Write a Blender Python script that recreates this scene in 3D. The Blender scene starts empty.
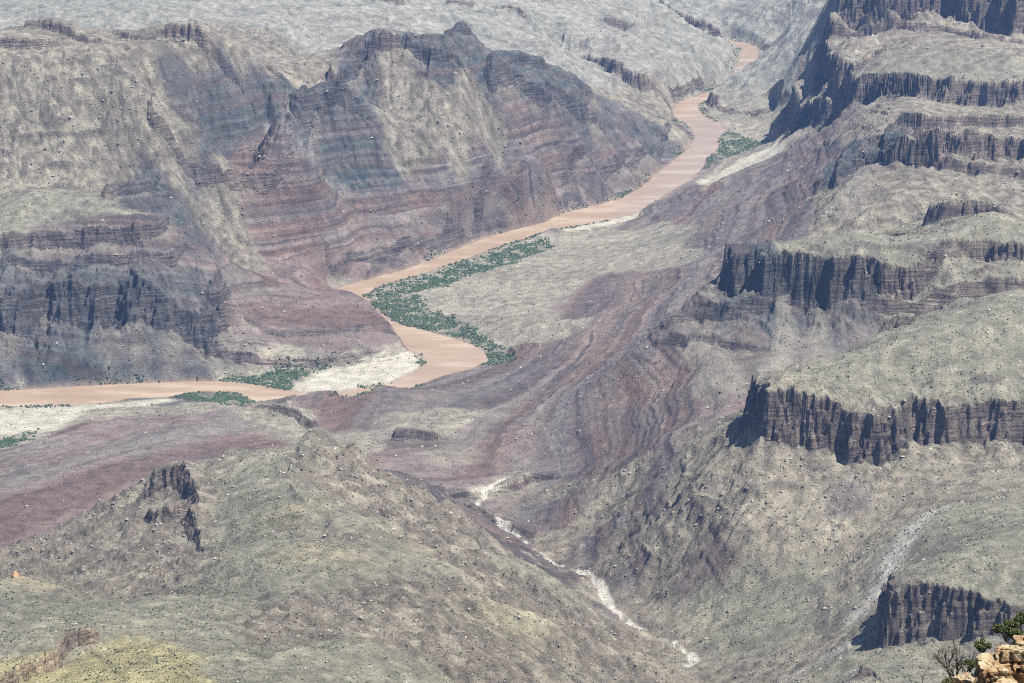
import bpy, bmesh, math, random, time
import numpy as np
T0 = time.time()
rng = np.random.default_rng(7); random.seed(7)
F32 = np.float32
# ------------------------------------------------------------------ camera model
CAMH, PITCH, FPX = 1450.0, math.radians(16.0), 2904.0
def tan_py(py): return math.tan(PITCH + math.atan((py - 341.5) / FPX))
def on_D(px, py, D):                      # map point seen in direction (px,py) at map distance D
    z = CAMH - tan_py(py) * D
    depth = D * math.cos(PITCH) + (CAMH - z) * math.sin(PITCH)
    return ((px - 512) / FPX * depth, D, z)
def on_z(px, py, z): return on_D(px, py, (CAMH - z) / tan_py(py))
def w_D(px, D, z):
    depth = D * math.cos(PITCH) + (CAMH - z) * math.sin(PITCH)
    return ((px - 512) / FPX * depth, D, z)

# ------------------------------------------------------------------ noise
_r = np.random.default_rng(11)
_A = _r.random(4096).astype(F32) * (2 * math.pi)
_GX, _GY = np.cos(_A).astype(F32), np.sin(_A).astype(F32)
_V = _r.random(65536).astype(F32)
def _h(i, j, s=0):
    h = (i * 73856093) ^ (j * 19349663) ^ (s * 83492791 + 1013)
    h = (h ^ (h >> 13)) * 1274126177
    return (h ^ (h >> 16))
def perlin(x, y, s=0):
    xi = np.floor(x); yi = np.floor(y); fx = (x - xi).astype(F32); fy = (y - yi).astype(F32)
    xi = xi.astype(np.int64); yi = yi.astype(np.int64)
    u = fx * fx * fx * (fx * (fx * 6 - 15) + 10); v = fy * fy * fy * (fy * (fy * 6 - 15) + 10)
    def g(a, b, dx, dy):
        k = _h(a, b, s) & 4095
        return _GX[k] * dx + _GY[k] * dy
    n00 = g(xi, yi, fx, fy); n10 = g(xi + 1, yi, fx - 1, fy)
    n01 = g(xi, yi + 1, fx, fy - 1); n11 = g(xi + 1, yi + 1, fx - 1, fy - 1)
    a = n00 + u * (n10 - n00); b = n01 + u * (n11 - n01)
    return (a + v * (b - a)) * 1.5
def fbm(x, y, sc, o=4, s=0, ridged=False):
    t = 0; a = 1.0; n = 0
    for k in range(o):
        p = perlin(x / sc, y / sc, s + k * 7)
        if ridged: p = 1 - 2 * np.abs(p)
        t = t + a * p; n += a; a *= .5; sc *= .49
    return t / n
def gully(x, y, gx, gy, sc, o=3, s=0):
    """stripes that run down the slope and branch: erosion-like gullies, about -1..1"""
    tot = np.zeros_like(x); a = 1.0; n = 0
    gl = np.sqrt(gx * gx + gy * gy) + 1e-3
    dx = gx / gl; dy = gy / gl
    for k in range(o):
        X = x / sc; Y = y / sc
        xi = np.floor(X); yi = np.floor(Y); fx = X - xi; fy = Y - yi
        xi = xi.astype(np.int64); yi = yi.astype(np.int64)
        px_, py_ = -dy, dx
        c = np.zeros_like(x); sn = np.zeros_like(x); ws = np.zeros_like(x)
        for i in (-1, 0, 1):
            for j in (-1, 0, 1):
                hh = _h(xi + i, yi + j, s + k * 13)
                jx = _V[hh & 65535] - .5; jy = _V[(hh >> 7) & 65535] - .5
                vx = fx - i - .5 - jx * .9; vy = fy - j - .5 - jy * .9
                w = np.exp(-2.6 * (vx * vx + vy * vy))
                ph = (vx * px_ + vy * py_) * (2 * math.pi)
                c += w * np.cos(ph); sn -= w * np.sin(ph); ws += w
        c /= ws; sn /= ws
        tot += a * c; n += a
        # bend the flow direction towards this octave's gullies
        dx = dx + 1.1 * sn * px_; dy = dy + 1.1 * sn * py_
        l = np.sqrt(dx * dx + dy * dy) + 1e-4; dx = dx / l; dy = dy / l
        sc *= .5; a *= .52
    return tot / n
def sstep(a, b, x):
    t = np.clip((x - a) / (b - a), 0, 1); return t * t * (3 - 2 * t)

# ------------------------------------------------------------------ cliffs: (name, width factor, [(px,py,D,H)...] rim ring)
CLIFFS = [
 ('A', .22, [(757,385,3690,66),(775,389,3650,66),(800,393,3640,66),(835,397,3630,64),(862,404,3600,62),(890,403,3610,60),(915,400,3640,58),(945,405,3620,56),(985,404,3630,56),(1024,404,3630,56),(1300,402,3640,56),
             (1300,268,4150,30),(1024,290,3990,20),(930,309,3930,20),(860,330,3880,20),(800,362,3790,40),(765,378,3730,60)]),
 ('G', .22, [(733,258,4470,54),(745,253,4480,55),(770,255,4450,55),(800,258,4440,56),(835,262,4425,56),(848,264,4420,56),(870,265,4420,52),(900,268,4410,42),(930,264,4430,34),(955,256,4470,34),(985,252,4490,36),(1010,258,4470,40),(1030,262,4450,40),(1300,262,4450,40),
             (1300,215,4850,10),(1024,220,4800,5),(940,226,4760,5),(850,240,4680,10),(755,249,4560,40)]),
 ('G2', .5, [(650,334,4440,10),(680,312,4445,18),(695,302,4450,24),(720,304,4430,24),(745,308,4420,20),(775,300,4430,22),(800,299,4430,26),(830,304,4425,26),(860,310,4410,20),(900,318,4390,18),(1300,330,4360,18),
             (1300,230,4900,0),(850,250,4750,0),(740,262,4750,0),(680,290,4600,0)]),
 ('GT', .4, [(853,236,4600,5),(875,238,4590,8),(895,240,4580,9),(940,238,4600,9),(1024,234,4640,9),(1300,230,4650,9),(1300,215,4850,0),(1000,222,4750,0),(900,230,4700,0)]),
 ('F', .3, [(932,202,4660,30),(945,198,4650,32),(980,202,4640,30),(1010,206,4630,26),(1300,206,4630,26),(1300,180,5000,0),(1000,188,4850,5),(940,194,4780,10)]),
 ('D', .2, [(883,137,5330,40),(890,131,5310,60),(905,130,5300,62),(925,132,5290,62),(945,130,5310,56),(962,133,5290,56),(985,134,5290,52),(1024,137,5280,50),(1300,140,5270,50),(1300,100,6000,0),(1000,101,5950,0),(905,107,5850,0),(888,122,5500,20)]),
 ('C', .25, [(900,116,5480,22),(908,112,5470,28),(950,113,5460,26),(990,116,5450,24),(1024,117,5450,24),(1300,118,5450,24),(1300,104,5800,0),(1000,104,5800,0),(912,106,5750,0)]),
 ('B', .22, [(858,75,6200,62),(872,74,6180,60),(900,76,6130,60),(930,78,6080,58),(960,80,6040,54),(990,82,6010,50),(1024,84,5990,48),(1300,86,5950,48),(1300,40,7000,0),(1000,50,6700,0),(880,52,6700,0),(850,54,6950,10),(842,57,6750,50),(828,62,6560,105),(836,62,6440,120),(848,66,6330,100)]),
 ('B2', .3, [(840,108,6250,30),(815,98,6380,60),(803,93,6480,75),(800,92,6600,70),(818,82,6760,15),(880,70,6800,0),(900,80,6400,0)]),
 ('E', .35, [(836,174,5330,20),(845,160,5420,34),(858,152,5430,38),(880,150,5400,34),(900,155,5370,28),(925,161,5300,25),(950,168,5250,25),(1000,176,5200,20),(1300,180,5200,20),(1300,150,5500,0),(900,140,5600,0),(850,145,5600,5)]),
 ('R', .16, [(842,-6,6640,60),(850,-20,6600,90),(880,-33,6590,120),(905,-28,6640,120),(950,-30,6660,120),(990,-22,6610,125),(1024,-15,6540,125),(1300,-5,6450,125),(1300,-160,9000,125),(880,-100,8500,125),(850,-40,7000,60)]),
 ('RB', .3, [(826,20,6600,16),(835,15,6580,20),(870,22,6560,24),(900,26,6540,26),(950,26,6540,26),(962,30,6530,20),(985,36,6480,20),(1024,42,6420,22),(1300,46,6400,22),(1300,-30,8000,0),(850,-10,7500,0)]),
 ('FR', .4, [(838,53,6900,12),(850,56,6800,14),(880,56,6750,10),(930,56,6700,0),(900,48,7000,0),(850,48,7100,0)]),
 ('K', .3, [(713,96,7220,36),(722,88,7160,48),(745,92,7080,44),(770,96,7010,38),(795,98,6960,20),(800,88,7200,0),(760,78,7500,0),(720,80,7400,10)]),
 ('M', .3, [(660,6,8380,20),(682,14,8300,34),(700,22,8200,34),(715,27,8150,32),(742,37,8085,28),(760,42,8020,26),(785,46,7950,22),(792,40,8100,5),(760,20,8700,0),(690,-6,9000,0)]),
 ('L', .3, [(560,60,7350,18),(590,66,7330,24),(615,72,7240,28),(640,78,7170,40),(665,78,7150,40),(675,68,7300,38),(700,62,7420,38),(722,58,7500,40),(738,52,7640,40),(742,47,7820,34),(728,42,7900,20),(640,52,7800,0),(570,54,7500,0)]),
 ('W1', .3, [(-300,240,4960,30),(0,236,4985,30),(60,231,5000,30),(140,227,5010,28),(158,225,5030,22),(170,216,5120,5),(160,206,5200,0),(-300,200,5250,0)]),
 ('W2', .5, [(-300,262,4930,14),(0,258,4950,14),(60,261,4950,18),(120,256,4960,16),(170,250,4970,14),(185,240,5050,10),(182,215,5250,0),(-300,205,5250,0)]),
 ('W3', .35, [(-300,300,4870,60),(0,298,4880,60),(25,296,4880,60),(45,280,4905,56),(62,279,4900,56),(75,286,4890,62),(110,284,4890,66),(150,281,4900,64),(195,277,4905,64),(212,270,4960,54),(214,255,5080,20),(200,235,5250,0),(-300,215,5250,0)]),
 ('L1', .3, [(-300,30,5560,24),(0,37,5570,24),(30,39,5580,22),(54,44,5590,18),(60,40,5700,0),(-300,20,5800,0)]),
 ('L2', .3, [(26,20,5760,16),(45,17,5760,22),(62,24,5720,20),(98,42,5640,12),(104,38,5750,0),(60,14,5850,0),(30,12,5850,0)]),
 ('L3', .25, [(112,29,5750,8),(140,36,5680,14),(165,30,5720,26),(205,33,5700,34),(226,38,5700,26),(240,42,5720,8),(232,34,5850,0),(150,24,5850,0)]),
 ('L3b', .4, [(150,72,5480,6),(185,76,5500,8),(210,78,5540,10),(232,77,5560,12),(252,78,5570,16),(275,81,5590,16),(290,82,5620,8),(285,74,5680,0),(160,66,5560,0)]),
 ('L4', .25, [(268,50,5820,12),(290,46,5820,22),(303,54,5800,16),(305,60,5830,0),(296,46,5900,0),(270,44,5900,0)]),
 ('L5', .3, [(333,62,5980,24),(345,56,6010,28),(362,44,6060,34),(385,39,6080,34),(410,38,6080,36),(425,48,6060,30),(445,56,6060,20),(470,66,6050,8),(455,46,6250,0),(405,32,6200,6),(350,44,6180,4)]),
 ('L6', .4, [(152,84,5420,22),(165,79,5440,26),(195,86,5450,26),(215,92,5460,20),(240,90,5500,24),(268,94,5520,22),(290,98,5540,10),(290,86,5640,0),(160,74,5520,0)]),
 ('L7', .35, [(425,47,6170,18),(450,42,6230,26),(480,48,6280,28),(510,56,6320,30),(540,65,6380,32),(570,76,6450,28),(590,88,6500,20),(600,80,6700,0),(540,48,6650,0),(440,30,6400,0)]),
 ('L8', .35, [(490,82,6100,20),(515,78,6180,30),(545,84,6220,32),(575,92,6290,30),(595,104,6340,20),(620,112,6450,0),(600,88,6600,0),(500,66,6250,0)]),
 ('BP', .5, [(290,100,5650,20),(305,84,5770,28),(330,77,5820,34),(352,80,5830,30),(370,92,5830,20),(385,110,5800,0),(360,76,6000,0),(320,70,5950,0)]),
 ('LB', .5, [(108,190,5150,10),(112,184,5190,20),(130,178,5230,22),(150,172,5260,22),(165,168,5290,18),(183,166,5330,14),(188,176,5300,0),(150,160,5400,0),(110,170,5300,0)]),
 ('PR', .5, [(210,356,4885,14),(240,352,4890,16),(275,356,4875,16),(320,358,4870,16),(360,354,4900,18),(392,348,4940,20),(408,340,4990,16),(402,326,5060,0),(300,330,5050,0),(225,335,5020,0)]),
 ('PQ', .6, [(215,338,4960,8),(250,330,4985,10),(290,334,4970,10),(340,332,4990,12),(385,326,5030,14),(392,314,5100,0),(300,310,5100,0),(225,318,5060,0)]),
 ('RV', .6, [(505,228,6000,12),(560,212,6130,14),(600,200,6250,14),(630,186,6400,14),(655,168,6600,14),(672,148,6850,12),(660,130,6850,0),(600,160,6400,0),(520,200,6050,0)]),
 ('RV2', .6, [(330,268,5480,8),(380,258,5580,16),(430,246,5700,16),(470,236,5810,14),(500,222,5990,8),(490,210,6000,0),(400,235,5750,0),(330,255,5550,0)]),
 ('N', .18, [(893,580,3045,62),(905,583,3040,62),(935,588,3030,58),(965,590,3028,54),(985,594,3010,50),(1024,600,3000,46),(1300,604,2990,46),(1300,480,3380,0),(960,500,3330,0),(907,535,3250,0),(894,565,3100,40)]),
 ('N2', .2, [(862,664,2920,26),(870,660,2930,30),(885,668,2900,22),(900,676,2880,0),(890,650,2990,0),(868,652,2980,10)]),
 ('KN', .3, [(150,474,3460,16),(160,468,3480,26),(180,470,3470,28),(192,476,3450,22),(198,486,3410,22),(200,500,3360,24),(195,515,3310,28),(200,540,3230,22),(206,560,3165,16),(228,560,3180,0),(232,480,3480,0),(196,460,3560,0),(160,461,3530,6)]),
 ('KM', .35, [(148,500,3370,12),(155,505,3350,18),(175,506,3345,18),(188,500,3370,10),(185,490,3430,0),(155,490,3430,0)]),
 ('QC', .14, [(-80,705,2290,18),(15,672,2390,18),(38,660,2420,18),(56,650,2445,18),(63,636,2490,19),(66,632,2510,19),(80,633,2508,19),(97,630,2518,18),(101,622,2570,0),(60,618,2600,0),(-80,660,2480,0)]),
 ('PC', .5, [(256,562,2985,8),(264,578,2900,18),(272,600,2790,22),(282,625,2665,20),(300,650,2560,12),(285,660,2540,0),(250,610,2780,0),(244,570,2980,0)]),
 ('PD', .4, [(382,511,3375,6),(410,518,3325,14),(440,532,3305,16),(472,549,3285,12),(484,562,3230,2),(450,562,3200,0),(395,545,3240,0)]),
 ('PE', .4, [(300,452,3520,6),(318,444,3560,12),(335,448,3540,12),(352,462,3480,8),(330,480,3400,0),(300,470,3430,0)]),
 ('T2', .4, [(655,328,4400,6),(672,331,4395,12),(700,338,4370,12),(740,346,4335,12),(775,352,4300,7),(780,338,4385,0),(690,322,4440,0)]),
 ('S1', .4, [(396,434,4330,14),(410,432,4350,18),(430,436,4330,15),(452,439,4320,4),(450,430,4420,0),(400,426,4420,0)]),
 ('S2', .4, [(418,484,4030,10),(440,486,4020,16),(470,484,4040,12),(498,480,4060,12),(515,478,4070,18),(530,470,4110,14),(556,474,4090,9),(560,462,4200,0),(430,470,4150,0)]),
 ('S3', .4, [(466,510,3905,12),(485,512,3895,17),(505,515,3880,15),(533,527,3820,9),(535,515,3930,0),(470,500,4000,0)]),
 ('S4', .4, [(240,400,4560,8),(262,404,4540,12),(285,408,4510,16),(300,414,4490,16),(312,424,4430,14),(330,420,4480,0),(290,398,4620,0),(250,395,4650,0)]),
 ('X1', .3, [(884,326,3890,22),(888,319,3900,26),(900,320,3895,24),(912,322,3890,10),(915,316,3960,0),(890,312,3980,0)]),
 ('X2', .3, [(606,26,7540,8),(610,20,7550,26),(620,18,7550,28),(628,20,7540,20),(634,26,7540,4),(622,14,7700,0)]),
 ('X3', .3, [(448,7,7430,4),(453,3,7440,18),(462,4,7440,20),(473,9,7430,10),(462,-3,7600,0)]),
 ('X4', .3, [(486,11,7420,6),(492,7,7440,16),(508,10,7430,18),(524,14,7420,14),(532,18,7420,2),(510,3,7600,0)]),
 ('X5', .3, [(378,3,7420,6),(384,-2,7440,20),(396,0,7440,20),(404,6,7420,6),(390,-8,7600,0)]),
 ('X6', .3, [(570,62,7250,6),(580,59,7260,12),(600,60,7260,14),(624,63,7230,10),(600,54,7380,0)]),
]
# ------------------------------------------------------------------ ground control points: px py z(or dD) kind
# kinds: tal grn yel red pur bas snd pal gry
def Z(s): 
    out = []
    for it in s.split(';'):
        it = it.split()
        if len(it) == 4: out.append((float(it[0]), float(it[1]), it[2], it[3]))
    return out
PTS = Z("""
-200 410 8 pal;0 400 0.5 pal;50 415 6 pal;0 440 12 pal;100 402 4 pal;-200 440 12 pal;60 450 40 pur;150 425 34 pur;110 410 14 pal;230 425 30 pur;200 410 10 pal;250 440 42 red;290 420 30 pal;
60 500 66 red;-200 500 66 red;120 470 62 pur;0 470 50 red;160 455 55 pur;0 512 74 red;340 400 48 pur;300 408 34 pur;328 388 52 pur;345 412 46 pur;381 387 48 pur;370 400 46 pur;430 388 28 pur;480 376 22 pur;460 400 48 pur;505 372 22 pur;520 400 52 pur;
430 420 56 pal;480 425 60 pur;360 440 60 pal;400 442 60 pur;540 410 64 pur;410 455 60 red;470 470 54 red;520 440 66 red;560 430 84 pur;620 430 112 pur;640 400 120 red;600 370 80 red;560 350 44 red;520 355 20 red;
590 470 66 pur;540 470 60 pur;560 500 70 tal;505 490 46 pal;490 500 48 tal;620 500 108 tal;650 530 148 tal;600 540 82 pur;560 540 70 tal;640 570 114 pur;700 540 174 red;680 500 188 tal;720 490 215 tal;660 480 165 pur;720 570 158 red;760 540 204 tal;700 600 118 grn;760 600 150 grn;
680 450 188 pur;690 420 200 red;720 440 240 tal;740 410 250 tal;700 470 200 tal;740 520 214 tal;700 380 184 red;730 370 205 pur;660 370 150 red;620 340 80 red;650 350 128 red;740 350 212 tal;790 345 200 bas;760 360 205 pur;830 335 205 bas;
760 450 253 tal;800 470 245 tal;860 470 245 tal;820 510 214 tal;900 490 246 tal;960 480 262 tal;1024 470 262 tal;1300 470 262 tal;880 520 230 tal;850 560 190 tal;900 540 254 grn;960 520 290 grn;1024 520 308 grn;1300 520 308 grn;930 560 292 grn;1000 560 308 grn;
800 600 160 grn;840 600 180 tal;860 640 186 tal;800 660 160 tal;740 640 136 grn;780 630 158 grn;740 600 150 grn;720 670 132 tal;760 680 140 tal;680 640 118 tal;690 660 116 pal;640 610 96 tal;610 600 84 pal;
920 655 226 grn;980 660 236 grn;1024 650 240 grn;940 683 222 grn;1000 683 228 grn;1300 680 230 grn;880 683 190 grn;
240 452 292 grn;280 447 300 grn;320 437 296 tal;220 470 290 tal;260 490 316 grn;300 500 332 yel;350 470 290 tal;370 480 262 tal;300 550 366 yel;250 540 338 grn;340 530 330 tal;400 530 296 tal;440 560 296 yel;400 600 360 tal;480 600 300 tal;520 620 290 yel;580 650 246 tal;620 650 206 tal;560 600 222 tal;600 630 196 tal;540 570 214 grn;480 530 216 tal;430 500 230 tal;640 660 172 tal;660 655 150 tal;
300 600 396 tal;250 600 386 grn;220 570 340 grn;350 650 420 grn;300 683 452 grn;420 670 400 grn;500 683 352 tal;600 683 262 tal;650 683 190 tal;400 640 385 tal;
150 490 262 tal;120 520 244 tal;80 515 196 tal;180 520 260 tal;60 545 216 tal;110 550 250 tal;160 550 272 tal;20 540 170 tal;-200 550 180 tal;0 563 226 tal;100 572 262 tal;150 580 290 tal;190 570 300 tal;
0 576 392 yel;30 580 396 yel;60 588 380 yel;100 600 388 grn;140 612 396 grn;200 640 424 grn;50 610 410 grn;0 610 420 grn;-200 600 410 grn;240 670 444 grn;0 640 440 grn;60 625 450 grn;180 625 410 grn;
120 650 448 yel;160 660 452 yel;120 675 456 yel;60 680 462 yel;200 683 456 yel;
400 480 170 pur;360 460 180 pur;440 490 120 pur;450 520 140 pur;500 545 112 pur;540 570 100 pur;590 600 104 pur;480 540 160 pur;420 478 130 pur;
450 290 5 pal;420 300 4 pal;480 300 12 pal;500 330 9 pal;540 320 30 pal;560 290 30 pal;600 300 46 red;640 300 72 red;600 330 70 red;560 255 20 pal;500 262 8 pal;520 245 5 pal;620 260 40 pal;600 235 12 pal;650 235 40 pal;680 260 80 pal;700 290 130 red;650 280 74 red;
480 263 2 pal;460 269 2 pal;440 277 2 pal;540 239 2 pal;580 230 2 pal;600 226 2 pal;500 255 2 pal;400 288 2 pal;410 310 2 pal;440 322 2 pal;640 222 30 red;700 215 84 red;640 215 14 red;660 200 30 red;760 200 130 red;740 235 120 pur;700 240 92 pur;760 230 150 pur;800 210 170 pur;700 190 60 red;740 170 90 red;720 180 50 red;690 195 20 red;800 180 150 red;800 160 110 red;760 160 40 pal;780 150 45 pal;730 165 12 pal;720 175 8 pal;760 140 10 pal;740 140 4 pal;790 148 56 pal;830 170 170 red;820 195 200 tal;860 190 240 tal;840 225 220 tal;780 245 190 pur;900 180 270 tal;900 200 268 tal;870 170 262 pur;
850 125 200 tal;880 125 255 tal;860 140 236 pur;840 150 170 bas;870 112 256 tal;830 135 150 pur;950 150 282 tal;940 170 276 tal;1000 168 290 tal;
870 115 250 tal;950 106 252 tal;1024 108 250 tal;
340 282 4 pal;370 276 10 pur;420 255 20 pur;460 240 20 pur;500 225 16 pur;420 235 52 pur;360 255 60 pur;320 262 60 pur;470 210 80 pur;520 210 50 red;560 190 76 red;600 185 46 red;640 175 24 pur;655 160 14 pur;640 150 60 pur;600 160 92 red;560 150 150 red;600 130 110 bas;640 128 60 bas;660 118 56 tal;670 125 24 pur;690 118 3 pal;
500 180 116 red;520 150 165 red;480 130 214 tal;450 150 186 tal;430 120 236 tal;420 90 286 tal;400 160 172 tal;440 180 140 red;390 120 232 tal;380 190 132 pur;360 160 174 bas;340 120 238 bas;320 150 205 bas;350 100 256 bas;300 130 230 bas;310 180 165 red;270 170 182 red;240 170 205 red;260 200 140 red;230 220 116 tal;280 220 112 red;330 200 130 red;340 230 86 pur;300 240 80 pur;280 110 262 bas;220 130 272 bas;200 110 320 bas;250 130 250 bas;210 150 245 bas;
240 250 70 tal;260 235 86 tal;210 240 110 bas;225 270 66 pur;260 270 64 pur;300 270 56 red;300 290 66 pur;350 297 52 pur;240 300 66 pur;390 318 42 red;370 330 42 red;300 320 52 pur;250 320 50 pur;380 345 28 pur;330 345 32 pur;240 345 34 pur;400 352 6 pur;350 366 5 pal;280 372 5 pal;220 375 6 pal;330 382 3 snd;400 368 2 snd;300 385 2 pal;
20 388 3 pal;100 384 4 bas;180 378 6 bas;0 370 30 bas;60 365 34 bas;120 360 38 bas;180 355 40 bas;210 350 40 bas;-200 375 30 bas;30 340 60 bas;100 335 66 bas;160 330 70 bas;200 320 78 bas;
60 215 226 grn;0 215 226 grn;100 200 234 grn;-200 210 230 grn;130 215 222 grn;60 190 250 grn;0 180 262 tal;100 170 262 tal;-200 170 270 tal;150 200 196 bas;165 220 170 bas;180 195 180 bas;140 190 214 bas;190 215 150 bas;190 190 190 tal;200 170 230 tal;220 195 160 tal;170 150 286 tal;130 150 286 tal;60 140 310 tal;0 130 330 tal;100 110 350 tal;-200 130 330 tal;160 110 340 tal;60 90 392 tal;0 70 430 tal;100 65 430 tal;140 55 440 tal;180 62 420 tal;230 65 390 tal;280 75 330 tal;310 85 296 tal;70 50 456 tal;-200 60 430 tal;250 45 410 tal;310 60 350 tal;325 70 320 tal;
460 29 384 bas;450 34 376 bas;475 33 374 bas;480 110 240 tal;520 105 226 bas;560 115 190 bas;540 130 190 red;580 110 160 bas;
780 70 85 gry;800 55 148 gry;740 85 44 gry;780 100 18 pal;760 115 14 pal;740 110 8 pal;760 128 8 pal;800 110 50 gry;790 125 40 gry;800 40 140 gry;780 50 105 gry;760 62 62 gry;800 20 125 gry;800 0 120 gry;820 60 200 gry;830 40 250 gry;835 28 270 gry;820 20 230 gry;812 5 180 gry;760 20 60 gry;740 0 60 gry;700 0 75 gry;
720 75 42 gry;700 80 40 gry;732 66 60 gry;680 92 36 tal;690 100 10 tal;650 95 46 tal;670 110 30 tal;640 110 60 tal;610 95 90 tal;660 60 98 gry;620 62 110 gry;640 40 116 gry;600 40 140 gry;560 50 150 gry;520 40 176 gry;680 40 76 gry;640 20 128 gry;580 15 170 gry;520 10 190 gry;640 0 130 gry;580 0 170 gry;500 0 200 gry;
440 10 226 gry;400 20 236 gry;350 25 240 gry;300 30 260 gry;300 10 240 gry;250 20 270 gry;200 10 276 gry;150 15 300 gry;100 5 280 gry;50 5 290 gry;0 5 280 gry;-200 5 280 gry;400 0 214 gry;300 0 220 gry;200 0 230 gry;100 0 240 gry;
870 60 290 grn;920 62 300 grn;960 64 304 grn;1024 64 310 grn;1300 64 310 grn;900 44 316 tal;960 44 330 tal;1024 52 330 tal;860 40 290 tal;850 30 300 tal;840 25 290 tal;
900 90 272 tal;900 68 296 grn;1000 70 308 grn;
800 250 316 grn;850 250 330 grn;900 245 336 grn;950 240 342 grn;880 232 340 grn;960 226 352 grn;1024 225 360 grn;1024 240 344 grn;980 245 334 tal;
800 370 336 grn;850 370 348 grn;850 340 356 grn;900 340 370 grn;950 320 386 grn;1024 300 404 grn;1024 340 384 grn;950 370 356 grn;1024 375 352 grn;1300 300 404 grn;1300 370 352 grn;880 385 340 grn;
970 208 366 grn;1000 200 378 grn
""")
WPTS = [  # hidden ground: px, D, z, kind
 (850,4900,190,'tal'),(950,4950,200,'tal'),(780,4800,170,'pur'),(1100,4900,230,'tal'),(1300,4900,230,'tal'),
 (860,4100,190,'pur'),(930,4150,195,'pur'),(1024,4180,200,'tal'),(800,3980,170,'pur'),(1300,4200,220,'tal'),(800,3850,196,'tal'),
 (960,5080,250,'tal'),(1100,5100,250,'tal'),(1300,5100,250,'tal'),(1000,5700,230,'tal'),(1300,5700,230,'tal'),(920,5650,232,'tal'),
 (340,3900,90,'pur'),(300,3900,80,'pur'),(250,3850,76,'red'),(200,3750,80,'red'),(150,3700,90,'red'),(100,3600,90,'red'),(50,3550,100,'red'),(-200,3500,100,'red'),
 (30,3000,250,'tal'),(80,3020,258,'tal'),(-200,3000,250,'tal'),(130,2950,280,'tal'),
 (370,3750,140,'pur'),(560,3500,100,'pur'),(620,3400,100,'pur'),(660,3300,105,'tal'),
 (320,6500,200,'gry'),(400,6600,190,'gry'),(470,6800,170,'gry'),(540,6950,140,'gry'),(250,6300,230,'gry'),(150,6200,260,'gry'),(50,6200,270,'gry'),(-200,6200,270,'gry'),(600,6950,90,'gry'),
 (300,4680,20,'pur'),(340,4700,4,'pal'),(380,4720,3,'pal'),(420,4680,8,'pur'),
 (500,9500,160,'gry'),(0,9500,260,'gry'),(-500,9500,300,'gry'),(800,9500,160,'gry'),(1000,9500,300,'gry'),(1500,9500,400,'gry'),(300,9500,240,'gry'),(700,9300,90,'gry'),(740,9000,60,'gry'),
 (0,12000,600,'gry'),(500,12500,600,'gry'),(1000,12500,700,'gry'),(-500,12500,700,'gry'),(1500,12500,800,'gry'),
 (500,1900,470,'grn'),(0,1900,560,'grn'),(900,2400,240,'grn'),(900,1700,320,'grn'),(-600,1900,560,'grn'),(1500,2000,330,'grn'),(500,1200,640,'grn'),(0,1200,700,'grn'),(1000,1200,560,'grn'),
 (750,2900,140,'tal'),(700,2800,150,'tal'),(650,2700,200,'tal'),(700,2300,250,'tal'),
 (900,6900,330,'tal'),(1000,7600,340,'tal'),(1300,7600,340,'tal'),(1300,6600,330,'tal'),
]
RIVER = [ # ring of the water's edge, px py on z=0
 (-400,395),(-100,391),(0,391),(50,388),(100,385),(170,382),(215,381),(250,384),(275,389),(300,393),(335,393),(380,386),(393,383),(420,370),(428,362),(423,355),(408,350),(402,340),(394,332),(388,326),(378,316),(355,306),(338,296),(336,289),
 (345,286),(370,279),(400,271),(430,261),(450,252),(480,240),(510,231),(545,222),(560,214),(590,207),(620,199),(640,188),(650,179),(665,168),(682,154),(692,146),(695,136),(692,128),(680,120),(673,114),(676,104),(700,95),(714,90),(730,80),(736,68),(739,60),(742,50),(740,46),(728,43),
 (730,41),(746,43),(757,47),(758,52),(757,60),(748,72),(735,88),(712,97),(700,103),(697,108),(704,116),(720,124),(726,130),(718,138),(718,148),(708,157),(702,168),(690,180),(672,190),(652,204),(640,212),(612,219),(580,225),(540,233),(500,246),(470,257),(430,271),(400,280),(378,287),(364,295),(372,306),(390,320),(400,324),(430,332),(465,342),(485,352),(488,361),(470,369),(445,375),(420,384),(395,396),(350,404),(310,404),(285,403),(255,402),(246,396),(236,392),(205,391),(180,394),(165,397),(130,398),(100,403),(60,405),(0,406),(-100,410),(-400,418)]
CREEK = [(508,486,48),(495,490,48),(480,500,52),(470,510,55),(484,518,56),(505,532,60),(530,548,64),(550,562,68),(575,569,72),(590,578,76),(602,592,80),(612,610,86),(640,632,94),(690,655,108),(695,664,110),(680,677,112),(670,690,116)]
WASH = [(936,512),(925,520),(915,530),(903,545),(895,556),(885,575),(874,600),(860,615)]
WASH2 = [(868,640),(850,647),(832,656),(815,662),(795,672),(780,680)]
SCAR = [(268,128),(290,146),(310,162),(330,176),(352,196)]
VEG = [
 [(372,292),(400,284),(440,272),(480,256),(510,246),(545,238),(552,250),(510,266),(475,276),(445,288),(416,294),(425,305),(450,318),(480,335),(515,350),(512,362),(489,364),(488,352),(467,341),(430,331),(402,323),(388,314),(370,300)],
 [(60,387),(150,381),(215,376),(290,371),(330,366),(352,362),(340,368),(312,374),(288,383),(290,391),(276,388),(250,383),(200,380),(100,384)],
 [(172,395),(200,391),(238,393),(246,402),(215,402)],
 [(718,138),(735,132),(765,138),(745,148),(722,156),(706,168),(704,160),(716,150)],
 [(598,206),(625,197),(630,202),(605,210)],[(-20,444),(10,438),(32,433),(24,443),(0,450)],[(700,72),(725,66),(735,70),(725,78)],
 [(655,112),(672,114),(680,122),(664,120)],[(422,360),(432,364),(424,370)],[(-10,388),(60,383),(110,380),(110,385),(-10,391)],[(338,394),(372,388),(376,391),(345,397)],[(676,152),(690,147),(692,154),(678,160)],
]
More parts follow.
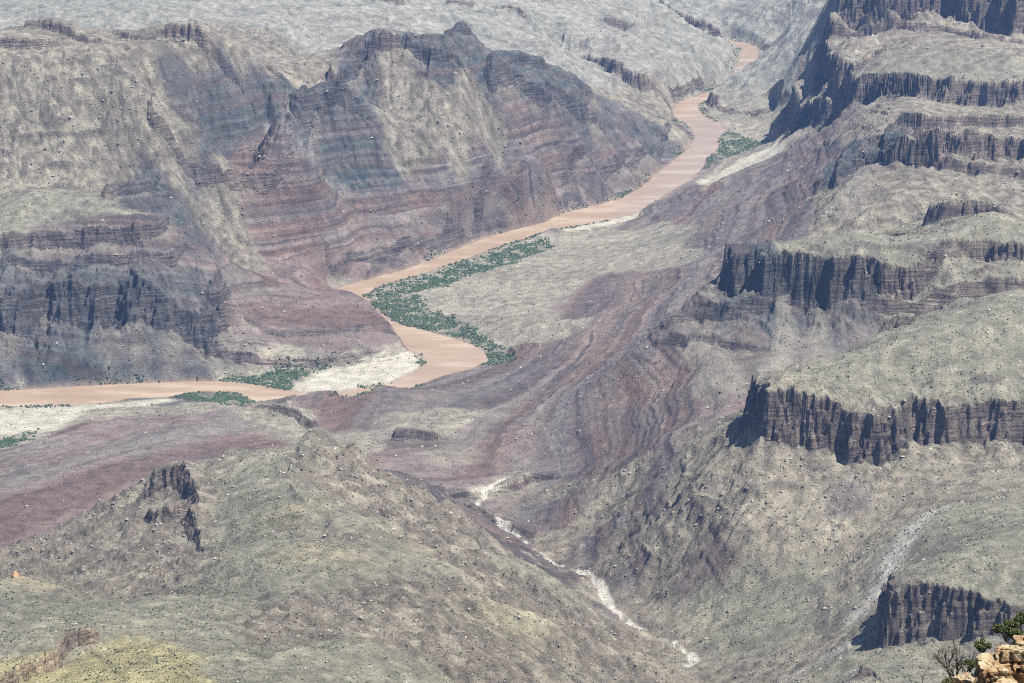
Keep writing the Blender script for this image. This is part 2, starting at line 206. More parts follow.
SAND = [[(285,390),(330,372),(370,364),(405,352),(424,360),(424,368),(395,384),(340,392),(300,396)],[(540,226),(600,214),(640,205),(655,200),(640,216),(590,228)],[(700,180),(740,160),(780,142),(785,150),(740,172),(705,190)],
 [(-20,410),(90,404),(180,400),(150,408),(90,410),(60,430),(-20,436)],[(470,490),(495,484),(508,490),(490,500)]]
PALE = [[(380,300),(430,290),(520,262),(600,255),(640,250),(560,300),(510,345),(470,330),(410,308)],[(380,420),(430,410),(495,410),(500,418),(430,424),(385,430)],[(425,455),(470,450),(490,455),(480,463),(430,464)],[(240,412),(270,405),(310,425),(340,440),(290,446),(250,430)],[(560,245),(690,225),(700,235),(600,262)]]
CONES = [[(716,334),(704,362),(688,402),(750,402),(733,366)],[(783,303),(772,345),(752,384),(802,376),(794,335)],[(818,308),(808,335),(799,366),(842,356),(829,330)],[(708,334),(690,348),(676,364),(700,368),(708,350)],[(880,106),(858,126),(903,126)],[(866,158),(836,200),(815,222),(850,222),(872,190)]]
TYPES = ['tal','grn','yel','red','pur','bas','snd','pal','gry']
COL = dict(tal=(.258,.232,.176), grn=(.222,.208,.156), yel=(.265,.238,.160), red=(.184,.135,.114), pur=(.162,.136,.120), bas=(.070,.086,.086), snd=(.50,.47,.38), pal=(.270,.245,.190), gry=(.250,.245,.205))
GUL = dict(tal=7.5, grn=4, yel=3, red=4, pur=4, bas=12, snd=.2, pal=1.5, gry=6)
CRG = dict(tal=5.5, grn=1.1, yel=1.0, red=1.5, pur=2.0, bas=6, snd=.1, pal=.6, gry=1.5)
HIL = dict(tal=2.5, grn=1.5, yel=1.5, red=1, pur=1, bas=2, snd=0, pal=7.0, gry=22)
STR = dict(tal=.6, grn=.2, yel=.2, red=2.5, pur=2.5, bas=3.0, snd=0, pal=.4, gry=.8)

# ------------------------------------------------------------------ coarse maps (10 m cells)
CS = 10.0
X0, X1, Y0, Y1 = -3400.0, 3400.0, 1100.0, 13000.0
NX = int((X1 - X0) / CS) + 1; NY = int((Y1 - Y0) / CS) + 1
gx_ = (X0 + CS * np.arange(NX)).astype(F32); gy_ = (Y0 + CS * np.arange(NY)).astype(F32)
GXX, GYY = np.meshgrid(gx_, gy_)           # [y,x]
def samp(M, x, y):
    fx = np.clip((x - X0) / CS, 0, NX - 1.001); fy = np.clip((y - Y0) / CS, 0, NY - 1.001)
    i = fx.astype(np.int32); j = fy.astype(np.int32); u = (fx - i).astype(F32); v = (fy - j).astype(F32)
    return (M[j, i] * (1 - u) + M[j, i + 1] * u) * (1 - v) + (M[j + 1, i] * (1 - u) + M[j + 1, i + 1] * u) * v
def sdist(ring, x, y, closed=True):
    """signed distance, positive inside"""
    d2 = np.full(x.shape, 1e12, F32); ins = np.zeros(x.shape, bool)
    n = len(ring)
    for k in range(n if closed else n - 1):
        ax, ay = ring[k][:2]; bx, by = ring[(k + 1) % n][:2]
        ex, ey = bx - ax, by - ay; L = ex * ex + ey * ey + 1e-9
        t = np.clip(((x - ax) * ex + (y - ay) * ey) / L, 0, 1)
        d2 = np.minimum(d2, (x - ax - t * ex) ** 2 + (y - ay - t * ey) ** 2)
        if closed:
            c = ((ay > y) != (by > y))
            if abs(ey) > 1e-9: ins ^= c & (x < (ex) * (y - ay) / ey + ax)
    d = np.sqrt(d2)
    return np.where(ins, d, -d) if closed else d
class Cliff: pass
cl = []
for name, wf, ring in CLIFFS:
    c = Cliff(); c.name = name; c.wf = wf
    c.p = [on_D(a, b, D) + (H,) for a, b, D, H in ring]
    P = np.array(c.p)
    c.box = (P[:, 0].min() - 260, P[:, 0].max() + 260, P[:, 1].min() - 260, P[:, 1].max() + 260)
    i0 = max(0, int((c.box[0] - X0) / CS)); i1 = min(NX, int((c.box[1] - X0) / CS) + 2)
    j0 = max(0, int((c.box[2] - Y0) / CS)); j1 = min(NY, int((c.box[3] - Y0) / CS) + 2)
    xs, ys = GXX[j0:j1, i0:i1], GYY[j0:j1, i0:i1]
    d = np.full((NY, NX), -300, F32); h = np.zeros((NY, NX), F32)
    d[j0:j1, i0:i1] = sdist(c.p, xs, ys)
    num = np.zeros(xs.shape); den = np.zeros(xs.shape)
    for k in range(len(c.p)):
        for t in (0, .5):
            q = P[k] * (1 - t) + P[(k + 1) % len(c.p)] * t
            w = 1 / (((xs - q[0]) ** 2 + (ys - q[1]) ** 2) + 200.0) ** 2.0
            num += w * q[3]; den += w
    hh_ = num / den
    for k in range(len(c.p)):
        if P[k][3] == 0 and P[(k + 1) % len(P)][3] == 0:
            hh_ = hh_ * sstep(5, 60, sdist([c.p[k], c.p[(k + 1) % len(P)]], xs, ys, False))
    h[j0:j1, i0:i1] = hh_
    c.d, c.h = d, h
    cl.append(c)
def clean_step(c, x, y):
    d = samp(c.d, x, y); h = samp(c.h, x, y)
    w = np.maximum(h * c.wf, 2.0)
    return h * np.clip(d / w + 1, 0, 1)
# control points
ctl = []
def addc(p, kind): ctl.append((p[0], p[1], p[2], kind))
for a, b, z, k in PTS: addc(on_z(a, b, float(z)), k)
for a, D, z, k in WPTS: addc(w_D(a, D, z), k)
for a, b in RIVER[::2]: addc(on_z(a, b, 0.0), None)
for a, b, z in CREEK: addc(on_z(a, b, z), None)
for c in cl:
    for q in c.p:
        if q[3] > 0: addc(q[:3], None)
cx = np.array([c[0] for c in ctl]); cy = np.array([c[1] for c in ctl]); cz = np.array([c[2] for c in ctl])
res = cz.copy()
for c in cl: 
    d = samp(c.d, cx, cy); h = samp(c.h, cx, cy)
    on = np.zeros(len(cx), bool)
    for q in c.p: on |= (np.abs(cx - q[0]) < .01) & (np.abs(cy - q[1]) < .01)
    res -= np.where(on, h, h * np.clip(d / np.maximum(h * c.wf, 2) + 1, 0, 1))
fx_, fy_, fz_ = [], [], []
for c in cl:
    for a, b, z_, H_ in c.p:
        if H_ >= 28:
            e = 12.0; gx0 = float(samp(c.d, np.array([a + e]), np.array([b]))[0] - samp(c.d, np.array([a - e]), np.array([b]))[0]); gy0 = float(samp(c.d, np.array([a]), np.array([b + e]))[0] - samp(c.d, np.array([a]), np.array([b - e]))[0])
            g_ = math.hypot(gx0, gy0)
            if g_ > 1: 
                w_ = H_ * c.wf * 1.5 + 6; fx_.append(a - gx0 / g_ * w_); fy_.append(b - gy0 / g_ * w_); fz_.append(z_ - H_)
fx_, fy_, fz_ = map(np.array, (fx_, fy_, fz_)); fr_ = fz_.copy()
for c in cl:
    w_ = np.maximum(samp(c.h, fx_, fy_) * c.wf * 1.5, 2); fr_ -= samp(c.h, fx_, fy_) * np.clip(samp(c.d, fx_, fy_) / w_ + 1, 0, 1)
cx = np.concatenate([cx, fx_]); cy = np.concatenate([cy, fy_]); res = np.concatenate([res, fr_])
# collapse near duplicates
keep = []
for i in range(len(cx)):
    if all((cx[i] - cx[j]) ** 2 + (cy[i] - cy[j]) ** 2 > 18 ** 2 for j in keep): keep.append(i)
kx, ky, kz = cx[keep], cy[keep], res[keep]
def phi(r2): return np.sqrt(r2 + 50.0 ** 2)
n = len(kx)
Am = phi((kx[:, None] - kx) ** 2 + (ky[:, None] - ky) ** 2)
Am[np.arange(n), np.arange(n)] -= 18.0        # smoothing
M_ = np.zeros((n + 3, n + 3)); M_[:n, :n] = Am; M_[:n, n] = 1; M_[:n, n + 1] = kx / 1000; M_[:n, n + 2] = ky / 1000
M_[n:, :n] = M_[:n, n:].T
sol = np.linalg.solve(M_, np.concatenate([kz, [0, 0, 0]]))
BASE = (sol[n] + sol[n + 1] * GXX / 1000 + sol[n + 2] * GYY / 1000).astype(np.float64)
for k in range(n):
    BASE += sol[k] * np.sqrt((GXX - F32(kx[k])) ** 2 + (GYY - F32(ky[k])) ** 2 + F32(2500.0))
BASE = BASE.astype(F32)
RIDGE = [([(338,286,5260),(352,293,5190),(370,303,5120),(385,313,5075),(394,324,5030)], .62),
         ([(296,402,4590),(312,393,4600),(328,386,4600),(345,391,4590),(360,396,4580),(381,385,4590),(398,391,4560),(430,389,4560)], .42)]
for L_, s_ in RIDGE:
    P_ = [on_D(*q) for q in L_]
    for (ax, ay, az), (bx_, by_, bz) in zip(P_[:-1], P_[1:]):
        ex, ey = bx_ - ax, by_ - ay; t_ = np.clip(((GXX - ax) * ex + (GYY - ay) * ey) / (ex * ex + ey * ey), 0, 1)
        BASE = np.maximum(BASE, az + t_ * (bz - az) - s_ * np.sqrt((GXX - ax - t_ * ex) ** 2 + (GYY - ay - t_ * ey) ** 2)).astype(F32)
def blur(M, r):
    for ax in (0, 1):
        for _ in range(2):
            Pd = np.pad(M, [(r, r) if a == ax else (0, 0) for a in (0, 1)], mode='edge')
            C = np.cumsum(np.insert(Pd, 0, 0, axis=ax), axis=ax, dtype=np.float64)
            L = M.shape[ax]
            M = ((np.take(C, range(2 * r + 1, 2 * r + 1 + L), ax) - np.take(C, range(0, L), ax)) / (2 * r + 1)).astype(F32)
    return M
BASE = blur(BASE, 1)
for a, b, D, sl_, in ((461,26,6230,.55),(380,38,6090,.2),(240,449,3560,.3),(320,436,3580,.3)):
    q_ = on_D(a, b, D); BASE = np.maximum(BASE, (q_[2] - (14 if D > 5800 else 0) - sl_ * np.sqrt((GXX - q_[0]) ** 2 + (.8 * (GYY - q_[1])) ** 2 + 100) - ((GXX - q_[0]) ** 2 + (GYY - q_[1]) ** 2) / 140).astype(F32))
riverW = [on_z(a, b, 0.0) for a, b in RIVER]
RD = sdist(riverW, GXX, GYY)                    # + in the water
creekW = [on_z(a, b, z) for a, b, z in CREEK]
CD = sdist(creekW, GXX, GYY, False)
SUM = BASE.copy()
for c in cl: 
    w = np.maximum(c.h * c.wf, 2.0); SUM += c.h * np.clip(c.d / w + 1, 0, 1)
SM = blur(SUM, 3)
GRY_, GRX_ = np.gradient(SM, CS); GRX_ = GRX_.astype(F32); GRY_ = GRY_.astype(F32)
print('coarse', time.time() - T0, 'ctl', n, 'max misfit', np.abs(samp(BASE, kx, ky) - kz).max())
def raycast(px, py):
    t = tan_py(py); D = np.arange(2000, 9500, 5.0)
    z = CAMH - t * D; depth = D * math.cos(PITCH) + (CAMH - z) * math.sin(PITCH)
    x = (px - 512) / FPX * depth
    hit = np.nonzero(samp(SUM, x, D) > z)[0]
    k = hit[0] if len(hit) else len(D) - 1
    return float(x[k]), float(D[k]), float(z[k])
# rock kinds, warped nearest
kp = [(c[0], c[1], c[3]) for c in ctl if c[3]]
wx = (GXX + 26 * fbm(GXX, GYY, 190, 3, 5)).astype(F32); wy = (GYY + 36 * fbm(GXX, GYY, 230, 3, 9)).astype(F32)
KPX = {
 'tal': '30 80;80 120;120 150;60 160;20 180;150 140;180 150;110 100;150 115;130 60;60 60;220 200;212 225;232 245;248 262;228 180;250 50;270 68;240 64;200 62;400 90;380 112;420 110;450 110;400 140;430 140;460 130;490 140;470 100;660 110;670 95;880 210;850 215;320 460;350 490;450 560;520 600;300 620;340 620;560 620;130 520;100 540;700 500;800 480;620 500;880 480;700 470;680 520;660 540;740 480;720 520;700 440;690 550;735 440;960 470;760 480;840 540',
 'bas': '165 84;190 94;210 100;235 100;260 100;285 105;290 125;300 140;322 108;345 90;370 105;350 130;330 150;360 160;390 180;270 118;200 180;210 150;150 205;165 215;135 200;180 228;430 60;460 45;500 60;540 75;480 75;520 95;560 100;590 110;450 75;605 125;625 132;580 125;100 300;150 310;50 300;190 310;20 330;100 350;160 350;200 350;40 365;130 370;190 372;70 325;858 158;845 172;720 318;800 325;850 325;760 318',
 'red': '250 170;270 180;240 190;260 205;290 190;310 200;290 170;520 115;540 130;560 140;420 190;350 210;300 230;270 240;300 275;330 300;260 275;600 290;620 300;660 290;590 310;640 310;650 400;700 420;640 450;600 450;700 560;110 430;60 460;60 500;100 470;480 490;420 470',
 'pur': '480 165;440 170;520 170;560 150;600 155;500 200;450 210;400 220;640 160;550 180;600 175;380 240;340 240;280 320;340 330;240 320;220 290;60 245;120 240;160 246;520 400;580 400;620 420;560 430;480 390;420 400;330 405;700 170;750 170;800 170;720 200;780 200;660 210;790 232;740 235;700 330;740 335;800 345;860 340;660 340;560 510;450 500;500 530;160 440;20 470;850 500',
 'pal': '540 290;480 290;560 330;520 270;600 262;270 410;300 422;30 420;450 418;660 252',
 'grn': '250 470;270 500;350 520;420 560;280 580;80 205;30 215;740 600;850 620;950 560;960 660;1000 520',
}
for t_, st_ in KPX.items():
    for it_ in st_.split(';'):
        a, b = map(float, it_.split()); q_ = raycast(a, b); kp += [(q_[0], q_[1], t_)] * 3
best = {t: np.full(GXX.shape, 0, F32) for t in TYPES}
for x, y, t in kp:
    best[t] += 1 / (((wx - x) * 1.0) ** 2 + ((wy - y) * .7) ** 2 + 900.0) ** 2.5
tw = sum(best.values())
WT = {t: best[t] / tw for t in TYPES}
def ringmask(polys, feather, warp=14):
    m = np.zeros(GXX.shape, F32)
    ex = GXX + warp * fbm(GXX, GYY, 60, 3, 21); ey = GYY + warp * 2 * fbm(GXX, GYY, 70, 3, 22)
    for pl in polys:
        R = [raycast(a, b) for a, b in pl]
        m = np.maximum(m, sstep(-feather, feather, sdist(R, ex, ey)))
    return m
VM = ringmask(VEG, 12); SNM = ringmask(SAND, 10); PLM = ringmask(PALE, 25, 25); CNM = ringmask(CONES, 14, 8)
wash = [[raycast(a, b) for a, b in L] for L in (WASH, WASH2, SCAR)]
WD = [sdist(L, GXX, GYY, False) for L in wash]

# ------------------------------------------------------------------ full height function
def height(x, y, want=False):
    n_a = fbm(x, y, 85, 3, 31); n_b = fbm(x, y, 26, 3, 41)
    n_r = fbm(x, y, 34, 2, 51, True)
    z = samp(BASE, x, y)
    gX = samp(GRX_, x, y); gY = samp(GRY_, x, y); sl = np.sqrt(gX * gX + gY * gY)
    rd = samp(RD, x, y)
    wts = {t: samp(WT[t], x, y) for t in TYPES}
    veg = samp(VM, x, y); snd = samp(SNM, x, y)
    ga = sum(wts[t] * GUL[t] for t in TYPES); ca = sum(wts[t] * CRG[t] for t in TYPES); sa = sum(wts[t] * STR[t] for t in TYPES)
    nl = (1 - sstep(3300, 3900, y)) * (1 - sstep(150, 360, x))
    calm = np.clip((-rd - 6) / 60, 0, 1) * (1 - .9 * snd) * (1 - .7 * veg)
    stp = np.clip(sl / .45, .12 + .55 * nl, 1.5); ga = ga * (1 + .9 * nl)
    g1 = gully(x, y, gX, gY, 190, 4, 3)
    z = z + calm * wts['gry'] * 6 * g1
    g2 = gully(x, y, gX + .25 * fbm(x, y, 300, 2, 13), gY, 62, 3, 17)
    z = z + calm * ga * stp * (g1 * 1.5 + .38 * (np.abs(g2) * 2 - .6)); g1 = g1 + .5 * g2
    ha = sum(wts[t] * HIL[t] for t in TYPES)
    z = z + calm * ha * (1 - 1.6 * np.sqrt(np.abs(fbm(x, y * .8, 260, 4, 131)) + .01))
    cliffm = np.zeros_like(x); near = np.zeros_like(x); dmin = np.full_like(x, 400)
    jag = 15 * n_a + 11 * n_b + 5 * n_r 
    nw = fbm(x, y, 13, 2, 71); fine = [perlin(x / 8, y / 8, 61 + k) for k in range(3)]
    for c in cl:
        m = (x > c.box[0]) & (x < c.box[1]) & (y > c.box[2]) & (y < c.box[3])
        idx = np.nonzero(m)[0]
        if not len(idx): continue
        xs, ys = x[idx], y[idx]
        d = samp(c.d, xs, ys); h = samp(c.h, xs, ys)
        sc = np.clip(h / 45, .25, 1.3)
        d = d + jag[idx] * sc + g1[idx] * 8 * sc
        w = np.maximum(h * c.wf * 1.5, 2.0)
        t = np.clip(d / w + 1, 0, 1)
        lev = (t * 3.0 + .5 * nw[idx]).astype(int)
        d = d + 4.2 * sc * np.choose(np.clip(lev, 0, 2), [f_[idx] for f_ in fine]); t = np.clip(d / w + 1, 0, 1)
        hn = h * (1 + .10 * n_a[idx])
        # a cliff is a stack of ledges: steep risers with narrow treads
        k = 4.0; t = np.clip(t + .10 * nw[idx] * (t > 0) * (t < 1), 0, 1)
        tt = (np.floor(t * k) + sstep(.35, .95, t * k - np.floor(t * k))) / k
        t2 = np.clip(.8 * tt + .2 * t, 0, 1)
        z[idx] += hn * t2
        # talus apron piled against the foot in cones
        ap = np.clip(1 + (d + w) / (h * .9 + 8), 0, 1) * (1 - t)
        cone = np.clip(.35 + 1.3 * perlin(xs / 55, ys / 90, 81), 0, 1)
        z[idx] += h * .30 * ap * ap * cone
        cm = np.where((t > .01) & (t < .995), 1, 0) * sstep(4, 11, h)
        cliffm[idx] = np.maximum(cliffm[idx], cm)
        near[idx] = np.maximum(near[idx], np.where(d < 0, ap * sstep(5, 20, h) * cone, 0))
        dmin[idx] = np.where(h > 8, np.minimum(dmin[idx], np.abs(d)), dmin[idx])
    cone_ = samp(CNM, x, y); z = z + 7 * cone_ * (1 - cliffm)
    ca = ca * (1 + .45 * (y < 3800) * (1 - sstep(60, 330, x)) - .45 * sstep(60, 330, x) * (y < 4200))
    cr = fbm(x, y, 42, 4, 91, True)
    crz = np.clip(cr - .15, 0, 1)
    z = z + calm * ca * (1.7 * crz * crz * np.clip(stp, .3, 1) + .35 * n_b + .22 * nw)
    bedp = z + .05 * x - .03 * y + 6 * n_a
    ob = sstep(.22, .42, perlin(bedp / 11, x / 70 + y / 200, 141)) * sstep(.05, .35, fbm(x, y, 150, 3, 142) + .12) * np.clip(sl * 2.2 - .25, 0, 1)
    z = z + calm * 2.6 * ob * np.clip(ca / 3, .3, 1.3)
    # thin beds: small real ledges following tilted strata
    fd = sstep(4650, 5250, y); dip = (.65 + .35 * fd) * z + (1 - .85 * fd) * (.15 * x - .065 * (y - 5000)) + 3 * n_a + .8 * n_b
    for per, f in ((17.0, 1.0), (6.3, .42)):
        ph = dip / per; fr = ph - np.floor(ph)
        z = z + calm * sa * f * np.clip(sl / .25, .15, 1.2) * (sstep(.0, .22, fr) - fr)
    # creek and river beds
    cd = samp(CD, x, y) + 6 * fbm(x, y, 50, 2, 95)
    z = z - 5 * np.exp(-(cd / 12) ** 2)
    sh = rd + 5 * fbm(x, y, 40, 3, 96)
    bank = np.clip(-sh / 22, 0, 1)
    z = np.minimum(z, 1.2 + 5 * np.maximum(samp(BASE, x, y) - 60, 0) + np.maximum(-sh, 0) * (.04 + 1.3 * (1 - np.clip(wts['pal'] * 1.2 + snd + veg, 0, 1)) ** 2) + np.maximum(-sh - 150, 0) * .5 + np.maximum(-sh - 50, 0) * .35)
    z = np.where(sh > -60, np.where(sh > 0, -np.minimum(sh * .4, 4) - .15, np.maximum(z, .6) * (.06 + .94 * bank) + .25 * np.clip(-sh / 4, 0, 1)), np.maximum(z, 1.0))
    if not want: return z
    return z, dict(g1=g1, cliff=cliffm, near=near, wts=wts, veg=veg, snd=snd, pale=samp(PLM, x, y), cd=cd, sh=sh, dip=dip, n_a=n_a, n_b=n_b, nw=nw, sl=sl, ob=ob * calm, cone=cone_, dmin=dmin, crz=crz * calm * ca)

# ------------------------------------------------------------------ terrain mesh: fan grid, rows denser where the ground is steep
QUAL = 1.0
ac = np.concatenate([np.linspace(-.30, -.19, 46)[:-1], np.linspace(-.19, .19, int(1330 * QUAL)), np.linspace(.19, .30, 46)[1:]]).astype(F32)
NC = len(ac); NR = int(2300 * QUAL)
ys = np.arange(1300, 12500, 8.0).astype(F32)
XX = ac[:, None] * ys[None, :]; YY = np.broadcast_to(ys, XX.shape)
cc = np.arange(0, NC, 4)
H0 = height(XX[cc].ravel().astype(F32), YY[cc].ravel().astype(F32)).reshape(len(cc), -1)
ang = (CAMH - H0) / ys                                         # screen position along each ray
dpx = np.abs(np.diff(ang, axis=1)) * 2700
dz = np.abs(np.diff(H0, axis=1))
wgt = dpx + .35 * np.sqrt(dz ** 2 + 64) / ys[1:] * 2700 * .35 + .05
def blur2(M, r0, r1):
    for ax, r in ((0, r0), (1, r1)):
        for _ in range(2):
            Pd = np.pad(M, [(r, r) if a == ax else (0, 0) for a in (0, 1)], mode='edge')
            C = np.cumsum(np.insert(Pd, 0, 0, axis=ax), axis=ax)
            L = M.shape[ax]
            M = (np.take(C, range(2 * r + 1, 2 * r + 1 + L), ax) - np.take(C, range(0, L), ax)) / (2 * r + 1)
    return M
wgt = blur2(wgt.astype(np.float64), 9, 2)
cum = np.concatenate([np.zeros((len(cc), 1)), np.cumsum(wgt, 1)], 1); cum /= cum[:, -1:]
rows_c = np.stack([np.interp(np.linspace(0, 1, NR), cum[k], ys) for k in range(len(cc))])
rows_c = blur2(rows_c, 4, 1); rows_c[:, 0] = ys[0]; rows_c[:, -1] = ys[-1]
rows = np.empty((NC, NR), F32)
for j in range(NR): rows[:, j] = np.interp(np.arange(NC), cc, rows_c[:, j])
VX = (ac[:, None] * rows).ravel().astype(F32); VY = rows.ravel()
VZ, A = height(VX, VY, True)
print('height', time.time() - T0, NC * NR)

# albedo per vertex (ground colours, darker low in the gullies)
def colour(x, y, z, A):
    n1 = fbm(x, y, 300, 3, 101); n2 = fbm(x, y, 20, 3, 102)
    C = np.zeros((len(x), 3), F32)
    p = {t: A['wts'][t] ** (1.6 if t in ('yel', 'grn') else 3) for t in TYPES}; s = sum(p.values())
    for t in TYPES:
        c_ = np.array(COL[t], F32)
        C += (p[t] / s)[:, None] * ((c_[None] * np.where((y < 2640)[:, None], np.array([[1.22, 1.22, .95]], F32), 1)) if t == 'yel' else c_)
    def mix(m, col): 
        nonlocal C
        C = C * (1 - m[:, None]) + np.array(col, F32) * m[:, None]
    layered = (p['red'] + p['pur'] + .6 * p['bas'] + .3 * p['gry'] * sstep(-.1, .5, n1)) / s
    d = A['dip']; 
    band = perlin(d / 7.0, x / 900 + y / 1500, 111); band2 = perlin(d / 2.3, x / 500, 112)
    wband = .5 * band + .3 * band2
    C *= (1 + layered * wband * .55 + .10 * wband)[:, None]
    b3 = perlin(d / 15.0, x / 1500 + y / 2500, 117); b4 = perlin(d / 33.0 + 4, x / 1800, 118)
    m3 = sstep(.08, .22, b3) * np.minimum(layered, 1); mix(m3 * .65, (.122, .082, .066))
    m4 = sstep(.12, .25, -b3) * np.minimum(layered, 1); mix(m4 * .5, (.225, .195, .172))
    m5 = sstep(.15, .35, b4) * np.minimum(layered, 1); mix(m5 * .4, (.115, .108, .108))
    rb = (sstep(.15, .6, perlin(d / 22.0, x / 700, 113)) * layered)
    mix(rb * .30, (.225, .140, .115))
    ln = sstep(.18, .5, perlin(d / 4.6 + .2 * A['n_b'], x / 420 + y / 500, 115)) * layered * np.clip(A['sl'] * 3, .45, 1)
    mix(ln * .9, (.075, .062, .060))
    gb = (sstep(.2, .6, perlin(d / 31.0 + 9, x / 800, 114)) * layered)
    mix(gb * .4, (.20, .19, .165))
    mix(.75 * A['pale'] * (1 - A['veg']), COL['pal'])
    # loose debris gathers in gullies and cones
    deb = np.clip(A['near'] * 1.3, 0, 1); mix(deb * .65, (.25, .225, .175))
    chute = sstep(.15, .6, -A['g1'] + .5 * n2) * layered * np.clip(A['sl'] * 2, 0, 1); mix(chute * .18, (.235, .205, .17))
    # cliff rock
    ck = A['cliff']; bs = (p['bas'] + .5 * p['pur']) / s
    yl = np.clip(A['wts']['yel'] * 2.5, 0, 1)[:, None] * (y < 2800)[:, None]
    cc_ = np.array((.27, .205, .135), F32) * yl + (1 - yl) * (np.array((.150, .120, .098), F32) * (1 - bs[:, None]) + np.array((.085, .080, .078), F32) * bs[:, None])
    vb = .35 * perlin(z / 5.5, x / 200, 121) + .2 * perlin(z / 1.8, x / 90, 122) + .35 * n2
    cc_ = cc_ * (1 + vb)[:, None]
    C = C * (1 - ck[:, None] * .9) + cc_ * ck[:, None] * .9
    kk = sstep(.25, .9, A['crz'] / 3) ; mix(kk * .55 * (1 - layered), (.13, .105, .085))
    q_l = 1 - .55 * np.clip(layered, 0, 1)
    C *= np.clip(1 + .20 * n1 + (.24 * n2 + .35 * A['nw'] + .22 * A['g1']) * q_l, .35, 1.8)[:, None]  # noise mottling, plus a tone that follows relief: gullies and hollows darker
    mix(A['ob'] * .6 * (1 - A['cone']), (.105, .088, .075)); mix(A['cone'] * .7, (.27, .245, .195))
    # sand, gravel, creek and washes
    mix(A['snd'] * .9, (.47, .44, .35))
    mix(np.exp(-(A['cd'] / 5.6) ** 6) * .9, (.54, .51, .44))
    for W, wd, k in zip(WD, (17, 9, 9), (.95, .8, .3)):
        mix(np.exp(-((samp(W, x, y) + 12 * A['n_b']) / wd) ** 2) * k, (.44, .41, .36))
    mix(sstep(.45, .95, A['veg'] * .8 + .9 * n2) * .75 * A['veg'], (.085, .105, .055)); mix(A['veg'] * .35, (.30, .28, .22))
    mix(sstep(-14, 0, A['sh']) * .7, (.26, .20, .15))
    return np.clip(C, .02, .7)
COLV = np.concatenate([colour(VX, VY, VZ, A), A['cliff'][:, None]], 1)
print('colour', time.time() - T0)

# ------------------------------------------------------------------ scene helpers
sc = bpy.context.scene; COLL = sc.collection
def mesh_np(name, co, faces_flat, nper, mat, smooth=False, parent=None):
    me = bpy.data.meshes.new(name)
    nf = len(faces_flat) // nper
    me.vertices.add(len(co)); me.vertices.foreach_set('co', np.ascontiguousarray(co, F32).ravel())
    me.loops.add(len(faces_flat)); me.loops.foreach_set('vertex_index', faces_flat.astype(np.int32))
    me.polygons.add(nf); me.polygons.foreach_set('loop_start', np.arange(0, nf * nper, nper, dtype=np.int32))
    try: me.polygons.foreach_set('loop_total', np.full(nf, nper, np.int32))
    except Exception: pass
    me.polygons.foreach_set('use_smooth', np.full(nf, smooth))
    me.update(calc_edges=True)
    me.materials.append(mat)
    o = bpy.data.objects.new(name, me); COLL.objects.link(o)
    if parent: o.parent = parent
    return o
def vcol(o, C):
    at = o.data.color_attributes.new('Col', 'FLOAT_COLOR', 'POINT')
    b = np.ones((len(C), 4), F32); b[:, :C.shape[1]] = C; at.data.foreach_set('color', b.ravel())
def tag(o, label=None, cat=None, group=None, kind=None):
    if label: o['label'] = label
    if cat: o['category'] = cat
    if group: o['group'] = group
    if kind: o['kind'] = kind
    return o
class NT:
    def __init__(s, name):
        s.m = bpy.data.materials.new(name); s.m.use_nodes = True; s.t = s.m.node_tree; s.t.nodes.clear()
        s.out = s.n('ShaderNodeOutputMaterial'); s.b = s.n('ShaderNodeBsdfPrincipled'); s.l(s.b.outputs[0], s.out.inputs[0])
        s.b.inputs['Roughness'].default_value = .95; s.b.inputs['Specular IOR Level'].default_value = .15
    def n(s, t, **k):
        x = s.t.nodes.new(t)
        for a, v in k.items(): setattr(x, a, v)
        return x
    def l(s, a, b): s.t.links.new(a, b)
    def noise(s, scale, detail=4, rough=.6, vec=None):
        x = s.n('ShaderNodeTexNoise'); x.inputs['Scale'].default_value = scale; x.inputs['Detail'].default_value = detail; x.inputs['Roughness'].default_value = rough
        if vec is not None: s.l(vec, x.inputs['Vector'])
        return x.outputs['Fac']
    def ramp(s, fac, stops):
        x = s.n('ShaderNodeValToRGB'); e = x.color_ramp.elements
        while len(e) < len(stops): e.new(.5)
        for k, (p, c) in enumerate(stops): e[k].position = p; e[k].color = (c if isinstance(c, tuple) else (c, c, c)) + (1,)
        s.l(fac, x.inputs[0]); return x.outputs[0]
    def mul(s, a, b, f=1.0, mode='MULTIPLY'):
        x = s.n('ShaderNodeMix', data_type='RGBA', blend_type=mode); 
        if isinstance(f, (int, float)): x.inputs[0].default_value = f
        else: s.l(f, x.inputs[0])
        for v, i in ((a, 6), (b, 7)):
            if isinstance(v, tuple): x.inputs[i].default_value = v + (1,)
            else: s.l(v, x.inputs[i])
        return x.outputs[2]
    def bump(s, h, dist, strength=1.0):
        x = s.n('ShaderNodeBump'); x.inputs['Distance'].default_value = dist; x.inputs['Strength'].default_value = strength
        s.l(h, x.inputs['Height']); s.l(x.outputs[0], s.b.inputs['Normal']); return x

